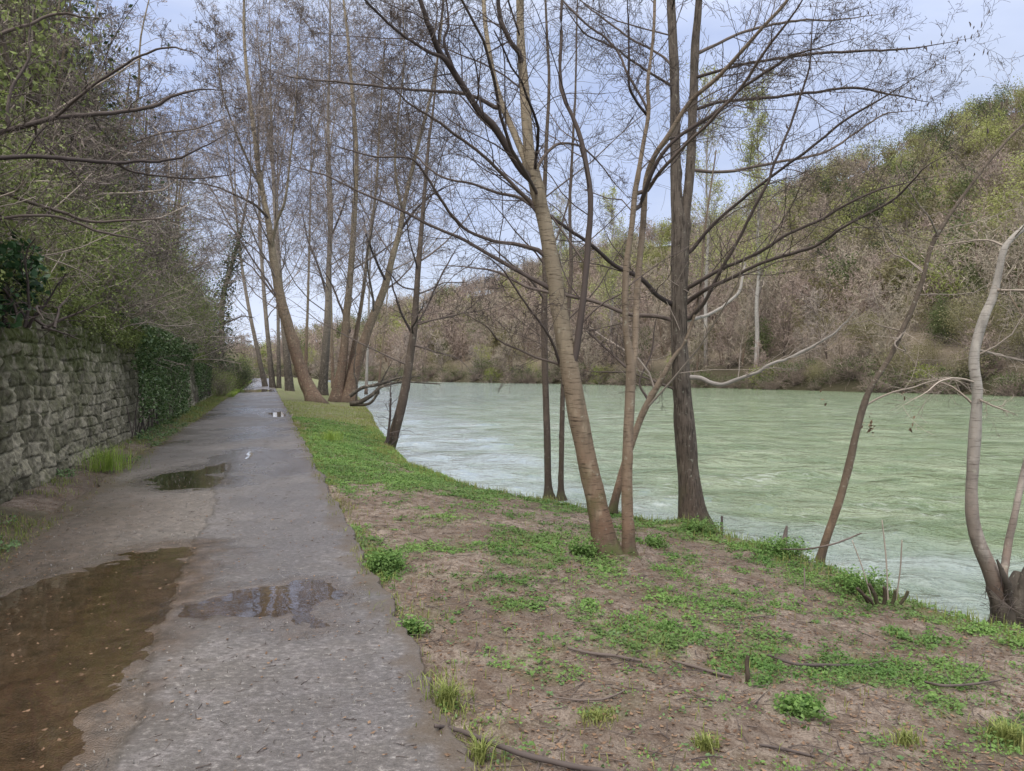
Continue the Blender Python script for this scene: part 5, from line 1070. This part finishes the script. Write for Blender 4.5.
stick('fallen_branch', 'branch', 'bare dead branch lying through the weeds in the right foreground', [(925, 682, 3, .03), (945, 686, 3.4, .04), (975, 684, 3, .04), (1000, 680, 2, .03)], levels=[(4, .15, .4, 6, 3, .15, .1, (25, 60), .6)])
stick('fallen_stick', 'stick', 'thin twiggy stick in the mud near the bottom centre', [(555, 697, 2, .01), (580, 700, 3, .01), (605, 699, 2.6, .015), (625, 690, 2, .03)], levels=[(3, .2, .4, 5, 3, .2, 0, (25, 50), .6)])
stick('fallen_stick', 'stick', 'dark twig in the mud right of the bottom middle', [(760, 745, 3, .01), (790, 750, 4, .015), (815, 756, 3, .01)], levels=[(4, .2, .5, 5, 3, .2, 0, (25, 60), .6)])
stick('drift_pole', 'stick', 'thin dark pole sticking out over the water behind the leaning sapling', [(780, 549, 1.6, .06), (805, 549, 2, .16), (830, 545, 2.4, .25), (850, 538, 2.2, .36), (862, 533, 1.4, .42)])
stick('stub', 'stub', 'short upright cut stub among the weeds in the foreground', [(748, 685, 7, -.02), (748, 676, 5.5, .035), (747, 664, 5.5, .085), (748, 656, 5, .125)], mat='barkD', amp=.004, sides=10)
stick('stub', 'stub', 'broken dark stake on the bank edge left of the leaning sapling', [(783, 552, 8, -.02), (784, 543, 8, .06), (785, 536, 6, .13), (787, 526, 2.4, .24)], amp=.004, sides=10)
stick('stub', 'stub', 'thin short stake on the bank edge right of the big dark trunk', [(722, 534, 3.6, 0), (722, 525, 3.4, .10), (722, 516, 2.6, .21)], amp=.004)
stick('stub', 'stub', 'thin dark twig standing upright in the mud right of the middle', [(804, 592, 2, 0), (804, 580, 2, .10), (804, 568, 1.6, .2)], amp=.01)
sh = empty('cut_shoots', G(880, 597, -.3), 'cluster of cut brown shoots on the bank edge near the right', 'shoots')
for (u0, v0, u1, v1, wd) in [(868, 602, 857, 588, 4), (877, 603, 869, 584, 4.5), (884, 604, 884, 587, 4), (892, 604, 895, 590, 3.4), (900, 604, 908, 591, 3.6), (873, 604, 864, 595, 3), (888, 600, 882, 520, 1.4), (896, 600, 902, 540, 1.4), (872, 600, 852, 540, 1.2)]:
    a = G(u0, v0, -.32); d_ = a[1]; b_ = P(u1, v1, d_ - .02); q = resample(np.array([[*a, wd / 2 / F * d_], [*((a + b_) / 2 + [.01, 0, 0]), wd / 2 / F * d_ * .95], [*b_, wd / 2 / F * d_ * .75]]), 14); q = np.vstack([q, np.r_[q[-1, :3] + [0, 0, .002], .0003]])
    mb = MB(); tubes(mb, q[None, :, :3], q[None, :, 3], 8, .2, 20); mb.build('shoot', M['twig_grey'] if wd < 2 else M['barkD'], sh, sh.location)
